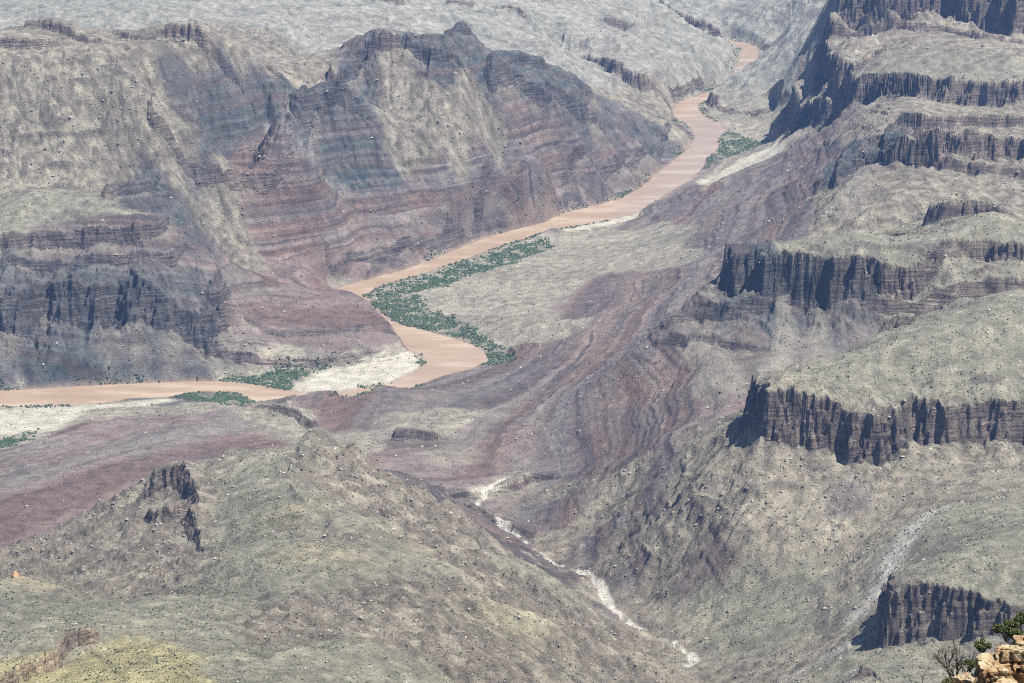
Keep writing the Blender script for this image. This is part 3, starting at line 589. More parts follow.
def terrain_mat():
    m = NT('canyon_rock')
    col = m.n('ShaderNodeVertexColor', layer_name='Col').outputs[0]
    geo = m.n('ShaderNodeNewGeometry'); pos = geo.outputs['Position']
    f1 = m.noise(.35, 5, .75, pos); f2 = m.noise(.045, 4, .6, pos)
    v = m.ramp(f1, [(.28, .5), (.42, .85), (.55, 1.08), (.72, 1.5)])
    c = m.mul(col, v)
    c = m.mul(c, m.ramp(f2, [(.3, .72), (.7, 1.28)]))
    # pale and dark stones
    vo = m.n('ShaderNodeTexVoronoi'); vo.inputs['Scale'].default_value = .16; m.l(pos, vo.inputs['Vector'])
    d = m.ramp(vo.outputs['Distance'], [(.0, 1.0), (.22, 1.0), (.30, 0.0)])
    rnd = m.n('ShaderNodeSeparateColor'); m.l(vo.outputs['Color'], rnd.inputs[0])
    pk = m.ramp(rnd.outputs[0], [(.70, 0.0), (.74, 1.0)])
    fac = m.n('ShaderNodeMath', operation='MULTIPLY'); m.l(d, fac.inputs[0]); m.l(pk, fac.inputs[1])
    st = m.mul((.35, .35, .35), rnd.outputs[1], 1.0, 'ADD')
    stone = m.mul(c, (1.7, 1.65, 1.55)); dark = m.mul(c, (.45, .43, .42))
    sel = m.ramp(rnd.outputs[1], [(.45, 0.0), (.5, 1.0)])
    s2 = m.mul(stone, dark, sel, 'MIX')
    c = m.mul(c, s2, fac.outputs[0], 'MIX')
    m.l(c, m.b.inputs['Base Color'])
    # bedding lines on the cliff faces
    att = m.n('ShaderNodeVertexColor', layer_name='Col'); 
    mp = m.n('ShaderNodeMapping'); m.l(pos, mp.inputs[0]); mp.inputs['Scale'].default_value = (.02, .02, .32)
    bed = m.noise(1.0, 5, .7, mp.outputs[0])
    bb = m.ramp(bed, [(.36, .45), (.5, 1.0), (.66, 1.5)])
    c = m.mul(c, m.mul(c, bb), att.outputs['Alpha'], 'MIX')
    m.l(c, m.b.inputs['Base Color'])
    bm_ = m.n('ShaderNodeMath', operation='MULTIPLY'); m.l(bed, bm_.inputs[0]); m.l(att.outputs['Alpha'], bm_.inputs[1])
    h0 = m.n('ShaderNodeMath', operation='ADD'); m.l(f1, h0.inputs[0]); m.l(bm_.outputs[0], h0.inputs[1])
    h = m.n('ShaderNodeMath', operation='ADD'); m.l(h0.outputs[0], h.inputs[0])
    h2 = m.n('ShaderNodeMath', operation='MULTIPLY'); h2.inputs[1].default_value = .35; m.l(fac.outputs[0], h2.inputs[0]); m.l(h2.outputs[0], h.inputs[1])
    m.bump(h.outputs[0], 5.0, 1.0)
    return m.m
MT = terrain_mat()

# ------------------------------------------------------------------ split the terrain into named pieces of ground
rid_pts = []   # (x, y, index)
REG = [('canyon_floor', [(450,300),(560,260),(620,300),(50,415),(230,430),(480,420),(560,450),(700,250),(740,150),(110,430),(60,470),(600,350),(700,330),(520,500),(640,400),(560,510),(340,410),(760,130),(420,300),(300,380)]),
 ('mesa', [(850,370),(950,350),(1000,390),(900,420),(1024,300),(1024,440),(770,400)]),
 ('mesa', [(800,270),(900,250),(980,240),(1024,225),(750,280),(1024,270)]),
 ('mesa', [(970,208),(1010,200),(940,210)]),
 ('mesa', [(920,140),(1000,140),(950,120),(1010,120)]),
 ('mesa', [(920,65),(880,85),(990,90),(840,90),(815,110)]),
 ('mesa', [(900,5),(960,10),(1010,20),(900,40)]),
 ('mesa', [(920,600),(980,610),(960,560),(1010,540)]),
 ('plateau', [(60,215),(100,240),(60,270),(120,330),(30,340),(180,300),(20,360),(180,350)]),
 ('mountain_slope', [(60,150),(100,90),(60,60),(200,60),(160,140),(250,70),(200,200),(0,100),(0,160)]),
 ('mountain_ridge', [(330,100),(400,60),(460,60),(540,100),(420,140),(500,160),(350,170),(300,160),(600,150),(450,220),(400,200),(560,180),(260,190),(620,120),(640,160)]),
 ('promontory', [(300,310),(250,300),(370,330),(270,350),(360,350)]),
 ('far_plain', [(100,5),(250,15),(400,10),(550,20),(640,50),(700,60),(640,20),(700,10)]),
 ('far_slope', [(760,60),(800,40),(780,80),(800,10),(740,95),(790,110)]),
 ('hillside', [(700,210),(660,210),(780,180),(760,220),(860,190),(840,140),(900,175)]),
 ('hillside', [(740,345),(680,340),(820,320),(700,400),(660,440)]),
 ('talus_slope', [(740,450),(800,480),(860,500),(900,480),(700,500),(1000,470),(760,530),(840,560)]),
 ('ridge', [(260,480),(300,540),(350,600),(450,580),(550,630),(400,520),(320,450),(180,500),(120,530),(60,540),(300,660),(600,650),(420,660)]),
 ('hill', [(60,600),(150,630),(30,640),(120,670),(200,670),(80,590)]),
 ('hill', [(740,610),(780,640),(720,670),(850,640),(800,600)]),
 ('hill', [(930,660),(1000,670),(960,650)]),
 ('ridge', [(420,480),(480,530),(540,560),(380,460),(590,600)])]
for i, (nm, L) in enumerate(REG):
    for a, b in L:
        q = raycast(a, b); rid_pts.append((q[0], q[1], i))
bd = np.full(GXX.shape, 1e12, F32); RI = np.zeros(GXX.shape, np.int16)
for x, y, i in rid_pts:
    d = (wx - x) ** 2 + ((wy - y) * .75) ** 2
    m = d < bd; bd[m] = d[m]; RI[m] = i
ii = np.arange(NC * NR).reshape(NC, NR)
Q = np.stack([ii[:-1, :-1], ii[1:, :-1], ii[1:, 1:], ii[:-1, 1:]], -1).reshape(-1, 4)
fx = VX[Q[:, 0]]; fy = VY[Q[:, 0]]
fr = RI[np.clip(((fy - Y0) / CS + .5).astype(int), 0, NY - 1), np.clip(((fx - X0) / CS + .5).astype(int), 0, NX - 1)]
CO = np.stack([VX, VY, VZ], -1)
for i, (nm, L) in enumerate(REG):
    q = Q[fr == i]
    if not len(q): continue
    used = np.zeros(len(CO), bool); used[q.ravel()] = True
    mp = np.cumsum(used) - 1
    o = mesh_np(nm, CO[used], mp[q].ravel(), 4, MT, True)
    vcol(o, COLV[used]); tag(o, kind='structure')
print('mesh', time.time() - T0)

# ------------------------------------------------------------------ river
def water_mat():
    m = NT('silty_water')
    geo = m.n('ShaderNodeNewGeometry'); pos = geo.outputs['Position']
    mp = m.n('ShaderNodeMapping'); m.l(pos, mp.inputs[0]); mp.inputs['Rotation'].default_value = (0, 0, .5); mp.inputs['Scale'].default_value = (.006, .02, .02)
    f = m.noise(1, 4, .6, mp.outputs[0])
    m.l(m.ramp(f, [(.3, (.255, .180, .120)), (.5, (.30, .217, .150)), (.62, (.36, .28, .205))]), m.b.inputs['Base Color'])
    m.b.inputs['Roughness'].default_value = .22; m.b.inputs['Specular IOR Level'].default_value = .4
    g = m.noise(.25, 3, .6, pos); m.bump(g, .35, .5)
    return m.m
MW = water_mat()
me = bpy.data.meshes.new('river'); bm = bmesh.new()
jx, jy = np.nonzero(RD > -28)
vid = {}
def rv(i, j):
    if (i, j) not in vid: vid[(i, j)] = bm.verts.new((X0 + i * CS, Y0 + j * CS, 0))
    return vid[(i, j)]
for j, i in zip(jx, jy):
    if i + 1 < NX and j + 1 < NY: bm.faces.new((rv(i, j), rv(i + 1, j), rv(i + 1, j + 1), rv(i, j + 1)))
bm.to_mesh(me); bm.free(); me.materials.append(MW)
o = bpy.data.objects.new('river', me); COLL.objects.link(o); tag(o, kind='structure')

# ------------------------------------------------------------------ loose things on the ground
def simple_mat(name, cols, scale=2.0, bump=0, rough=.95, objrand=False, lo=.35, hi=1.5):
    m = NT(name); geo = m.n('ShaderNodeNewGeometry')
    f = m.noise(scale, 4, .65, geo.outputs['Position'])
    n_ = len(cols)
    c = m.ramp(f, [(.28 + .44 * k / (n_ - 1), col) for k, col in enumerate(cols)])
    if objrand:
        r = m.ramp(geo.outputs['Random Per Island'], [(0, lo), (1, hi)]); c = m.mul(c, r)
    m.l(c, m.b.inputs['Base Color']); m.b.inputs['Roughness'].default_value = rough
    if bump: m.bump(f, bump, .8)
    return m.m
M_SCRUB = simple_mat('scrub_leaves', [(.045, .055, .030), (.085, .095, .050)], 1.0, objrand=True)
M_THICK = simple_mat('riverside_leaves', [(.026, .046, .024), (.048, .078, .040), (.085, .108, .056)], .05, objrand=True, lo=.75, hi=1.25)
M_STONE = simple_mat('loose_stone', [(.13, .115, .095), (.31, .285, .235)], .5, objrand=True)
M_BOULD = simple_mat('boulder_stone', [(.14, .12, .10), (.24, .215, .175), (.33, .305, .25)], .6, .6)
M_ORANGE = simple_mat('orange_stone', [(.26, .14, .07), (.40, .26, .14), (.50, .38, .22)], .4, .5)
def ico(sub):
    b = bmesh.new(); bmesh.ops.create_icosphere(b, subdivisions=sub, radius=1)
    v = np.array([x.co[:] for x in b.verts], F32); f = np.array([[x.index for x in q.verts] for q in b.faces], np.int32); b.free()
    return v, f
ICO = ico(1)
def scatter_mesh(name, P, S, mat, squash=.75, jit=.35, seed=3, octa=True):
    """P (n,3) points on the ground, S (n,) radii: one mesh of many small lumps"""
    r = np.random.default_rng(seed)
    if octa:
        v = np.array([(1,0,0),(0,1,0),(-1,0,0),(0,-1,0),(0,0,1),(.0,0,-.6)], F32)
        f = np.array([(0,1,4),(1,2,4),(2,3,4),(3,0,4),(1,0,5),(2,1,5),(3,2,5),(0,3,5)], np.int32)
    else: v, f = ICO
    n = len(P); a = r.random(n) * 6.283; ca, sa_ = np.cos(a), np.sin(a)
    V = np.repeat(v[None], n, 0) * (1 + jit * (r.random((n, len(v), 3)) - .5) * 2)
    x = V[..., 0] * ca[:, None] - V[..., 1] * sa_[:, None]; y = V[..., 0] * sa_[:, None] + V[..., 1] * ca[:, None]
    V = np.stack([x, y, V[..., 2] * squash], -1) * S[:, None, None] + P[:, None, :]
    Fc = (f[None] + (np.arange(n) * len(v))[:, None, None]).reshape(-1)
    return mesh_np(name, V.reshape(-1, 3).astype(F32), Fc, 3, mat)
def cand(n, seed, dmin=1900, dmax=8200, amax=.2):
    """random spots, evenly spread as seen from the camera"""
    r = np.random.default_rng(seed)
    u = r.random(n); D = 1 / (1 / dmin + u * (1 / dmax - 1 / dmin)); a = (r.random(n) * 2 - 1) * amax
    return (a * D).astype(F32), D.astype(F32), r
def ground(x, y): return height(x, y)
# scrub
x, y, r = cand(330000, 21, 1900, 5200)
w_ = {t: samp(WT[t], x, y) for t in TYPES}
dens = .9 * w_['grn'] + 1.0 * w_['yel'] + .45 * w_['tal'] + .30 * w_['pal'] + .06 * (w_['red'] + w_['pur'])
dens = dens * np.clip(.55 + 2.4 * fbm(x, y, 90, 4, 201), .08, 1.9) * (samp(RD, x, y) < -15)
k = r.random(len(x)) < dens * .38
x, y = x[k], y[k]; z = ground(x, y)
S_ = (.45 + .9 * r.random(len(x)) ** 2.5).astype(F32) * np.clip(y / 3000, .8, 1.5)
tag(scatter_mesh('desert_scrub', np.stack([x, y, z + S_ * .3], -1), S_, M_SCRUB), kind='stuff')
# stones on the talus
x, y, r = cand(420000, 22, 1900, 6800)
w_ = {t: samp(WT[t], x, y) for t in TYPES}
cl_ = np.clip(fbm(x, y, 90, 4, 202) * 2.2 + .35, .03, 1.6)
dens = (w_['tal'] + .3 * w_['grn'] + .25 * w_['pal'] + .25 * w_['red'] + .3 * w_['pur'] + .2 * w_['bas']) * cl_ * (samp(RD, x, y) < -15) * (1 - samp(SNM, x, y))
k = r.random(len(x)) < dens * .36
x, y = x[k], y[k]; z = ground(x, y)
S_ = (.5 + 2.2 * r.random(len(x)) ** 5).astype(F32) * np.clip(y / 3300, .8, 1.6)
tag(scatter_mesh('loose_stones', np.stack([x, y, z + S_ * .2], -1), S_, M_STONE, .8, .4, 4), kind='stuff')
# riverside thicket
x, y, r = cand(900000, 23, 3900, 8200, .19)
v_ = samp(VM, x, y) * (samp(RD, x, y) < -1.5)
bankv = np.exp(-((samp(RD, x, y) + 8) / 7) ** 2) * (fbm(x, y, 160, 2, 203) > .0)
k = r.random(len(x)) < np.clip(v_ * np.clip(.78 + 2.8 * fbm(x, y, 45, 3, 204), 0.02, 1) * .95 + .45 * bankv, 0, 1)
x, y = x[k], y[k]; z = ground(x, y)
S_ = (1.0 + 2.4 * r.random(len(x)) ** 2).astype(F32)
tag(scatter_mesh('riverside_thicket', np.stack([x, y, z + S_ * .35], -1), S_, M_THICK, .7, .35, 5), kind='stuff')
print('scatter', time.time() - T0, len(x))

def boulder_mesh(name, seed, mat, sub=3, block=.35):
    b = bmesh.new(); bmesh.ops.create_icosphere(b, subdivisions=sub, radius=1)
    r = random.Random(seed)
    pl = [(Vector((r.gauss(0, 1), r.gauss(0, 1), r.gauss(0, 1))).normalized(), r.uniform(.55, .85)) for _ in range(11)]
    o = Vector((r.random() * 50, r.random() * 50, r.random() * 50))
    for v in b.verts:
        for nrm, dd in pl:
            e = v.co.dot(nrm) - dd
            if e > 0: v.co -= nrm * e
        v.co += v.co.normalized() * mnoise.noise(v.co * 3 + o) * .10
        v.co.z *= .8
    me = bpy.data.meshes.new(name); b.to_mesh(me); b.free(); me.materials.append(mat); return me
from mathutils import Vector, Matrix
from mathutils import noise as mnoise
BM = [boulder_mesh('boulder', s, M_BOULD) for s in range(5)]
def put_boulder(px, py, size, label, group=None, mesh=None, dz=.15):
    q = raycast2(px, py)
    o = bpy.data.objects.new('boulder', mesh or BM[rng.integers(5)]); COLL.objects.link(o)
    o.location = (q[0], q[1], q[2] + size * dz); s = size * .5
    o.scale = (s * random.uniform(.9, 1.3), s * random.uniform(.8, 1.1), s * random.uniform(.8, 1.1)); o.rotation_euler = (random.uniform(-.3, .3), random.uniform(-.3, .3), random.uniform(0, 6.28))
    return tag(o, label, 'boulder', group)
def raycast2(px, py):
    t = tan_py(py); D = np.arange(1900, 9500, 3.0, dtype=F32)
    z = CAMH - t * D; depth = D * math.cos(PITCH) + (CAMH - z) * math.sin(PITCH)
    x = ((px - 512) / FPX * depth).astype(F32)
    hz_ = height(x, D); k = np.nonzero(hz_ > z)[0]; k = k[0] if len(k) else len(D) - 1
    return float(x[k]), float(D[k]), float(hz_[k])
put_boulder(15, 577, 10, 'large orange boulder perched alone on the yellowish crest at the left edge', mesh=boulder_mesh('orange_boulder', 77, M_ORANGE))
put_boulder(27, 579, 4.5, 'small grey boulder just right of the large orange boulder')
GR = [
 ('pale boulder on the talus fan below the ridge cliffs left of the river', 'boulders below the ridge cliffs', 6.5,
  [(400,95),(415,100),(432,108),(447,96),(455,112),(465,118),(478,104),(470,132),(440,125),(420,118),(488,140),(498,128),(452,138),(430,140),(462,150),(482,158),(505,150),(412,132),(445,162),(520,142)]),
 ('pale boulder strewn on the long grey slope under the upper left cliffs', 'boulders on the upper left slope', 6,
  [(70,62),(82,74),(96,70),(60,90),(88,96),(104,104),(112,92),(122,112),(132,124),(148,118),(70,118),(40,80),(100,128),(60,150),(118,148),(30,110),(50,182),(66,186),(140,140),(160,150)]),
 ('pale boulder on the brown slope between the dry creek and the nearest big mesa', 'boulders below the near mesa', 5,
  [(640,505),(655,498),(672,512),(690,506),(702,520),(718,512),(735,498),(748,490),(765,505),(780,495),(800,510),(812,486),(825,500),(842,492),(858,478),(870,500),(790,528),(815,532),(760,475),(705,485),(600,517),(630,490),(664,470),(880,470),(905,466)]),
 ('rough boulder on the rugged left flank of the foreground ridge', 'boulders on the foreground ridge flank', 4.5,
  [(95,515),(112,505),(128,520),(142,510),(70,535),(90,548),(118,540),(135,555),(155,530),(170,545),(60,560),(100,560),(150,570),(185,535)]),
 ('weathered boulder on the broken slope of the foreground ridge above the creek', 'boulders on the ridge slope above the creek', 4.5,
  [(280,500),(340,468),(355,480),(372,498),(388,520),(402,540),(420,545),(440,560),(300,570),(330,600),(360,620),(402,600),(450,590),(470,610),(500,600),(520,620),(545,630),(560,650),(600,640),(480,560)]),
 ('pale boulder on the grey-green shelf above the lower right cliff', 'boulders on the lower right shelf', 4,
  [(960,500),(985,512),(1005,498),(975,540),(948,532),(1010,545),(905,500),(925,480)]),
]
for lab, grp, sz, L in GR:
    for px, py in L:
        put_boulder(px + random.uniform(-2, 2), py + random.uniform(-2, 2), sz * random.uniform(.6, 1.25), lab, grp)
# countable dark shrubs on the yellow foreground slope
def leaf_cloud(name, centers, radii, n, size, mat, parent, seed=1, flat=.8):
    r = np.random.default_rng(seed); k = r.integers(0, len(centers), n)
    d = r.normal(size=(n, 3)); d /= np.linalg.norm(d, axis=1)[:, None]
    rad = np.array(radii)[k] * (.55 + .5 * r.random(n))
    P = np.array(centers)[k] + d * rad[:, None] * np.array([1, 1, flat])
    u = r.normal(size=(n, 3)); u /= np.linalg.norm(u, axis=1)[:, None]; v = np.cross(u, r.normal(size=(n, 3))); v /= np.linalg.norm(v, axis=1)[:, None]
    s = (size * (.6 + .8 * r.random(n)))[:, None]
    V = np.stack([P - u * s, P + v * s * .45, P + u * s, P - v * s * .45], 1).reshape(-1, 3)
    return mesh_np(name, V, np.arange(n * 4), 4, mat, parent=parent)
M_JUN = simple_mat('juniper_leaves', [(.040, .060, .022), (.085, .105, .040), (.13, .14, .06)], 3.0)
M_OLIVE = simple_mat('olive_leaves', [(.08, .085, .04), (.16, .15, .07)], 3.0)
M_BARK = simple_mat('grey_bark', [(.09, .075, .06), (.20, .17, .14)], 6.0)
SHM = []
for s in range(3):
    o = leaf_cloud('desert_shrub', [(0, 0, .5), (.35, .1, .4), (-.3, .2, .45), (0, -.35, .4)], [.5, .4, .4, .35], 160, .16, M_SCRUB, None, s); SHM.append(o.data); COLL.objects.unlink(o); bpy.data.objects.remove(o)
rr = np.random.default_rng(5)
for i in range(110):
    px, py = rr.uniform(75, 245), rr.uniform(650, 683)
    if py < 650 + max(0, (px - 150) * .22) or (px < 100 and py < 664): continue
    q = raycast2(px, py); o = bpy.data.objects.new('desert_shrub', SHM[rr.integers(3)]); COLL.objects.link(o); o.location = (q[0], q[1], q[2] - .1)
    s = rr.uniform(.8, 1.9); o.scale = (s, s, s * .9); o.rotation_euler = (0, 0, rr.uniform(0, 6)); tag(o, 'small dark round shrub dotting the yellow slope at the bottom left', 'shrub', 'shrubs on the yellow slope')
for i in range(90):
    px, py = rr.uniform(0, 110), rr.uniform(590, 683)
    if py > 632 and px > 20: continue
    q = raycast2(px, py); o = bpy.data.objects.new('desert_shrub', SHM[rr.integers(3)]); COLL.objects.link(o); o.location = (q[0], q[1], q[2] - .1)
    s = rr.uniform(.8, 2.0); o.scale = (s, s, s * .9); o.rotation_euler = (0, 0, rr.uniform(0, 6)); tag(o, 'small dark shrub on the grey-green slope above the little cliff at the lower left', 'shrub', 'shrubs on the grey slope')
print('boulders', time.time() - T0)

# ------------------------------------------------------------------ foreground rim: rocky spur about 100 m away
def near(px, py, D): return Vector(on_D(px, py, D))
M_LIME = None
def lime():
    m = NT('rim_limestone'); geo = m.n('ShaderNodeNewGeometry'); pos = geo.outputs['Position']
    f = m.noise(1.6, 6, .65, pos); g = m.noise(6, 5, .7, pos)
    c = m.ramp(f, [(.30, (.20, .09, .045)), (.42, (.30, .19, .10)), (.54, (.40, .32, .20)), (.70, (.46, .41, .30))])
    c = m.mul(c, m.ramp(g, [(.3, .6), (.55, 1.0), (.75, 1.2)]))
    m.l(c, m.b.inputs['Base Color']); m.bump(g, .12, 1.0); return m.m
M_LIME = lime()
M_RIM = simple_mat('rim_soil', [(.16, .12, .08), (.26, .21, .15), (.33, .28, .20)], 1.5, .1)
c0 = near(985, 705, 100)
nx_, ny_ = 90, 90
xs = np.linspace(-9, 16, nx_); ysn = np.linspace(-22, 9, ny_); GX2, GY2 = np.meshgrid(xs, ysn)
hz2 = -np.maximum(0, GY2 - 2) ** 1.5 * 1.1 - np.maximum(0, -GX2 - 3.2) ** 1.4 * .9 - .02 * np.maximum(0, -GY2) ** 1.2 - .10 * np.maximum(0, GX2 - 4) + .35 * fbm(GX2.ravel(), GY2.ravel(), 3, 4, 301).reshape(GX2.shape) + .12 * np.clip(GX2, -2, 3)
V = np.stack([GX2 + c0.x, GY2 + c0.y, hz2 + c0.z], -1).reshape(-1, 3)
i2 = np.arange(nx_ * ny_).reshape(ny_, nx_)
tag(mesh_np('rim_slope', V, np.stack([i2[:-1, :-1], i2[:-1, 1:], i2[1:, 1:], i2[1:, :-1]], -1).reshape(-1), 4, M_RIM, True), kind='structure')
def rock_part(name, c, size, seed, parent=None, sub=5, rot=0.0):
    b = bmesh.new(); bmesh.ops.create_icosphere(b, subdivisions=sub, radius=1); r = random.Random(seed)
    o = Vector((r.random() * 90, r.random() * 90, r.random() * 90)); M = Matrix.Rotation(rot, 3, 'Z')
    pl = [(Vector((r.gauss(0, 1), r.gauss(0, 1), r.gauss(0, .8))).normalized(), r.uniform(.62, .9)) for _ in range(10)]
    pl += [(Vector((sx_, sy_, r.uniform(-.15, .15))).normalized(), r.uniform(.5, .72)) for sx_, sy_ in ((1, .2), (-1, .1), (.1, -1), (-.2, 1))] + [(Vector((.1, -.15, 1)).normalized(), .62)]
    for v in b.verts:
        for nrm, dd in pl:
            e = v.co.dot(nrm) - dd
            if e > 0: v.co -= nrm * e
        p = v.co.copy(); d = p.normalized()
        n1 = mnoise.fractal(p * 3.0 + o, .7, 2.2, 6); n2 = abs(mnoise.noise(Vector((p.x * 2.6, p.y * 2.6, p.z * .9)) + o))
        bed = (p.z * 5.5 + .8 * mnoise.noise(p * 1.2 + o)); fr_b = bed - math.floor(bed)
        led = -.09 * (1 if fr_b < .22 else 0) + .05 * (mnoise.noise(Vector((0, 0, math.floor(bed) * 7.3)) + o))
        crk = -.22 * max(0, .10 - n2) / .10
        p += Vector((d.x, d.y, d.z * .3)) * (.075 * n1 + led + crk)
        v.co = M @ Vector((p.x * size[0], p.y * size[1], p.z * size[2])) + Vector(c)
    me = bpy.data.meshes.new(name); b.to_mesh(me); b.free(); me.materials.append(M_LIME)
    for q in me.polygons: q.use_smooth = False
    ob = bpy.data.objects.new(name, me); COLL.objects.link(ob)
    if parent: ob.parent = parent
    return ob
root = bpy.data.objects.new('rock_outcrop', None); COLL.objects.link(root)
base = near(1000, 700, 98); root.location = base
tag(root, 'jagged cream and orange limestone outcrop at the bottom right corner', 'rock outcrop')
for k, (px, py, D, sx, sy, sz) in enumerate([(1018, 676, 98, 1.55, 1.3, 1.7), (992, 684, 97.2, .95, 1.0, 1.3), (968, 690, 97.0, .62, .7, .85), (1036, 660, 99, 1.3, 1.4, 1.6), (1003, 700, 96.2, 1.1, .8, 1.1)]):
    p = near(px, py, D) - base
    rock_part('rock_block', p, (sx, sy, sz), 40 + k, root, 5, random.uniform(0, 6))
def tube_tree(name, base, height_, seed, spread, depth, mat, parent=None, lean=(0, 0), nbr=(3, 4), r0=.05, ratio=.68):
    r = random.Random(seed); V = []; Fc = []
    def seg(p, q, a, b_):
        d = (q - p).normalized(); u = d.orthogonal().normalized(); v = d.cross(u); i = len(V)
        for c, rad in ((p, a), (q, b_)):
            for k in range(5):
                t = k * 2 * math.pi / 5; V.append(c + (u * math.cos(t) + v * math.sin(t)) * rad)
        for k in range(5):
            Fc.extend((i + k, i + (k + 1) % 5, i + 5 + (k + 1) % 5, i + 5 + k))
    tips = []
    def grow(p, d, L, rad, n):
        q = p; dd = d.copy()
        for s in range(3):
            dd = (dd + Vector((r.gauss(0, .14), r.gauss(0, .14), r.gauss(0.02, .08)))).normalized()
            q2 = q + dd * L / 3; seg(q, q2, rad * (1 - s * .12), rad * (1 - (s + 1) * .12)); q = q2
            if n > 0 and s > 0: 
                e = (dd + Vector((r.gauss(0, 1), r.gauss(0, 1), r.gauss(.15, .5))) * spread * .8).normalized(); grow(q, e, L * ratio * .8, rad * .5, n - 1)
        tips.append(q)
        if n == 0: return
        for _ in range(r.randint(*nbr)):
            e = (dd + Vector((r.gauss(0, 1), r.gauss(0, 1), r.gauss(.1, .6))) * spread).normalized(); grow(q, e, L * ratio * r.uniform(.8, 1.15), rad * .62, n - 1)
    grow(Vector(base), Vector((lean[0], lean[1], 1)).normalized(), height_ * .42, r0, depth)
    ob = mesh_np(name, np.array([v[:] for v in V], F32), np.array(Fc), 4, mat, parent=parent)
    return ob, tips
def plant(name, px, py, D, label, cat, **kw):
    root = bpy.data.objects.new(name, None); COLL.objects.link(root); root.location = near(px, py, D); tag(root, label, cat); return root
M_DEAD = simple_mat('dead_wood', [(.10, .085, .075), (.24, .215, .19)], 8.0)
M_DARKW = simple_mat('dark_twigs', [(.045, .038, .032), (.12, .10, .085)], 8.0)
bt = plant('bare_shrub', 957, 683, 99.5, 'tall bare dark shrub with a dense fan of twigs left of the limestone outcrop', 'bare shrub')
for k in range(7):
    a = k * .9; o, t = tube_tree('branch', (.06 * math.cos(a), .06 * math.sin(a), -.1), 1.5 + .35 * math.sin(k * 2.1), 60 + k, .5, 3, M_DARKW, bt, (.45 * math.cos(a), .45 * math.sin(a)), (2, 3), .034, .66)
st = plant('dead_tree', 922, 684, 101, 'small leafless dead tree standing by itself near the bottom edge', 'dead tree')
o, t = tube_tree('trunk', (0, 0, -.2), 1.2, 91, .75, 3, M_DEAD, st, (.05, 0), (2, 2), .03, .62)
def bush(px, py, D, R, label, mat, seed, cat='bush', n=2600, size=.045, name='juniper_bush', zs=.85):
    root = plant(name, px, py, D, label, cat); r = random.Random(seed)
    cs = []; rs = []
    for k in range(16):
        a = r.uniform(0, 6.28); rr_ = R * math.sqrt(r.random()) * .8; h = R * (.35 + .9 * r.random() * (1 - .5 * rr_ / R)) * zs
        cs.append((rr_ * math.cos(a), rr_ * math.sin(a), h)); rs.append(R * r.uniform(.16, .34))
    leaf_cloud('foliage', cs, rs, n, size, mat, root, seed)
    V = []; 
    for k in range(4):
        a = k * 1.6 + .3; tube_tree('stem', (0, 0, -.15), R * 1.3, seed + k, .5, 1, M_BARK, root, (.5 * math.cos(a), .5 * math.sin(a)), (2, 3), .035, .6)
    return root
bush(1006, 638, 101.5, .62, 'dark green juniper bush behind the top of the limestone outcrop', M_JUN, 1, n=7000)
bush(1030, 628, 103, .62, 'green juniper bush at the right edge above the outcrop', M_JUN, 2, n=6000)
bush(983, 650, 100.6, .36, 'small green bush between the bare shrub and the outcrop', M_JUN, 3, n=2600)
bush(970, 668, 98.8, .28, 'low green bush at the left foot of the outcrop', M_JUN, 4, n=2000)
bush(947, 689, 98.6, .34, 'low olive bush under the tall bare shrub', M_OLIVE, 5, n=2200)
bush(930, 693, 99.0, .30, 'low brownish-olive bush beside the small dead tree', M_OLIVE, 6, n=1800)
bush(990, 690, 95.6, .16, 'tiny green tuft growing in a crack of the outcrop', M_JUN, 7, n=700)
print('things', time.time() - T0)

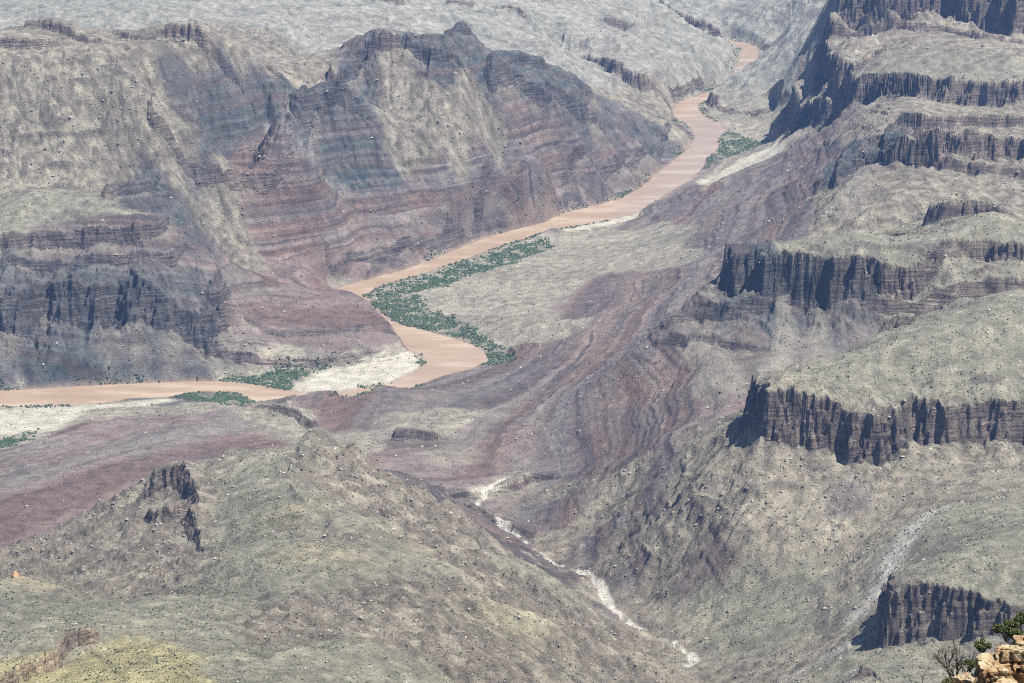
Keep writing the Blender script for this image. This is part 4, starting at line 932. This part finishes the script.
# ------------------------------------------------------------------ camera, light, air
cam = bpy.data.cameras.new('camera'); co = bpy.data.objects.new('camera', cam); COLL.objects.link(co)
cam.sensor_width = 36; cam.lens = 36 * FPX / 1024; cam.clip_start = 1; cam.clip_end = 40000
co.location = (0, 0, CAMH); co.rotation_euler = (math.radians(90) - PITCH, 0, 0); sc.camera = co
SUN_EL, SUN_AZ = math.radians(63), math.radians(107)      # azimuth clockwise from +Y (view direction)
sd = bpy.data.lights.new('sun', 'SUN'); sd.energy = 5.0; sd.angle = math.radians(.53); sd.color = (1, .965, .91)
so = bpy.data.objects.new('sun', sd); COLL.objects.link(so)
from mathutils import Vector
dv = Vector((math.sin(SUN_AZ) * math.cos(SUN_EL), math.cos(SUN_AZ) * math.cos(SUN_EL), math.sin(SUN_EL)))
so.rotation_euler = dv.to_track_quat('Z', 'Y').to_euler(); so.location = (2000, 0, 4000)
w = bpy.data.worlds.new('World'); sc.world = w; w.use_nodes = True
nt = w.node_tree; bg = nt.nodes['Background']; sky = nt.nodes.new('ShaderNodeTexSky'); sky.sky_type = 'NISHITA'; sky.sun_disc = False
sky.sun_elevation = SUN_EL; sky.sun_rotation = SUN_AZ; sky.altitude = 2000
nt.links.new(sky.outputs[0], bg.inputs[0]); bg.inputs[1].default_value = .05
# haze
hz = bpy.data.materials.new('air'); hz.use_nodes = True; hz.node_tree.nodes.clear()
ho = hz.node_tree.nodes.new('ShaderNodeOutputMaterial'); pv = hz.node_tree.nodes.new('ShaderNodeVolumePrincipled')
pv.inputs['Color'].default_value = (.27, .48, 1, 1); pv.inputs['Density'].default_value = 2.2e-5; pv.inputs['Anisotropy'].default_value = 0.0
hz.node_tree.links.new(pv.outputs[0], ho.inputs['Volume'])
bx = [(a, b, c) for a in (-4200, 4200) for b in (-300, 13500) for c in (-8, 1600)]
me = bpy.data.meshes.new('haze'); me.from_pydata(bx, [], [(0, 1, 3, 2), (4, 6, 7, 5), (0, 4, 5, 1), (2, 3, 7, 6), (0, 2, 6, 4), (1, 5, 7, 3)]); me.materials.append(hz)
o = bpy.data.objects.new('haze', me); COLL.objects.link(o); tag(o, kind='stuff')
sc.cycles.volume_bounces = 0; sc.cycles.max_bounces = 4; sc.cycles.diffuse_bounces = 2
sc.view_settings.view_transform = 'Standard'; sc.view_settings.look = 'None'; sc.view_settings.gamma = 1
sc.view_settings.exposure = 1.05; sc.cycles.pixel_filter_type = 'BLACKMAN_HARRIS'; sc.cycles.filter_width = 1.0
sc.cycles.use_denoising = False; sc.cycles.denoiser = 'OPENIMAGEDENOISE'; sc.cycles.denoising_input_passes = 'RGB_ALBEDO_NORMAL'
print('done', time.time() - T0)
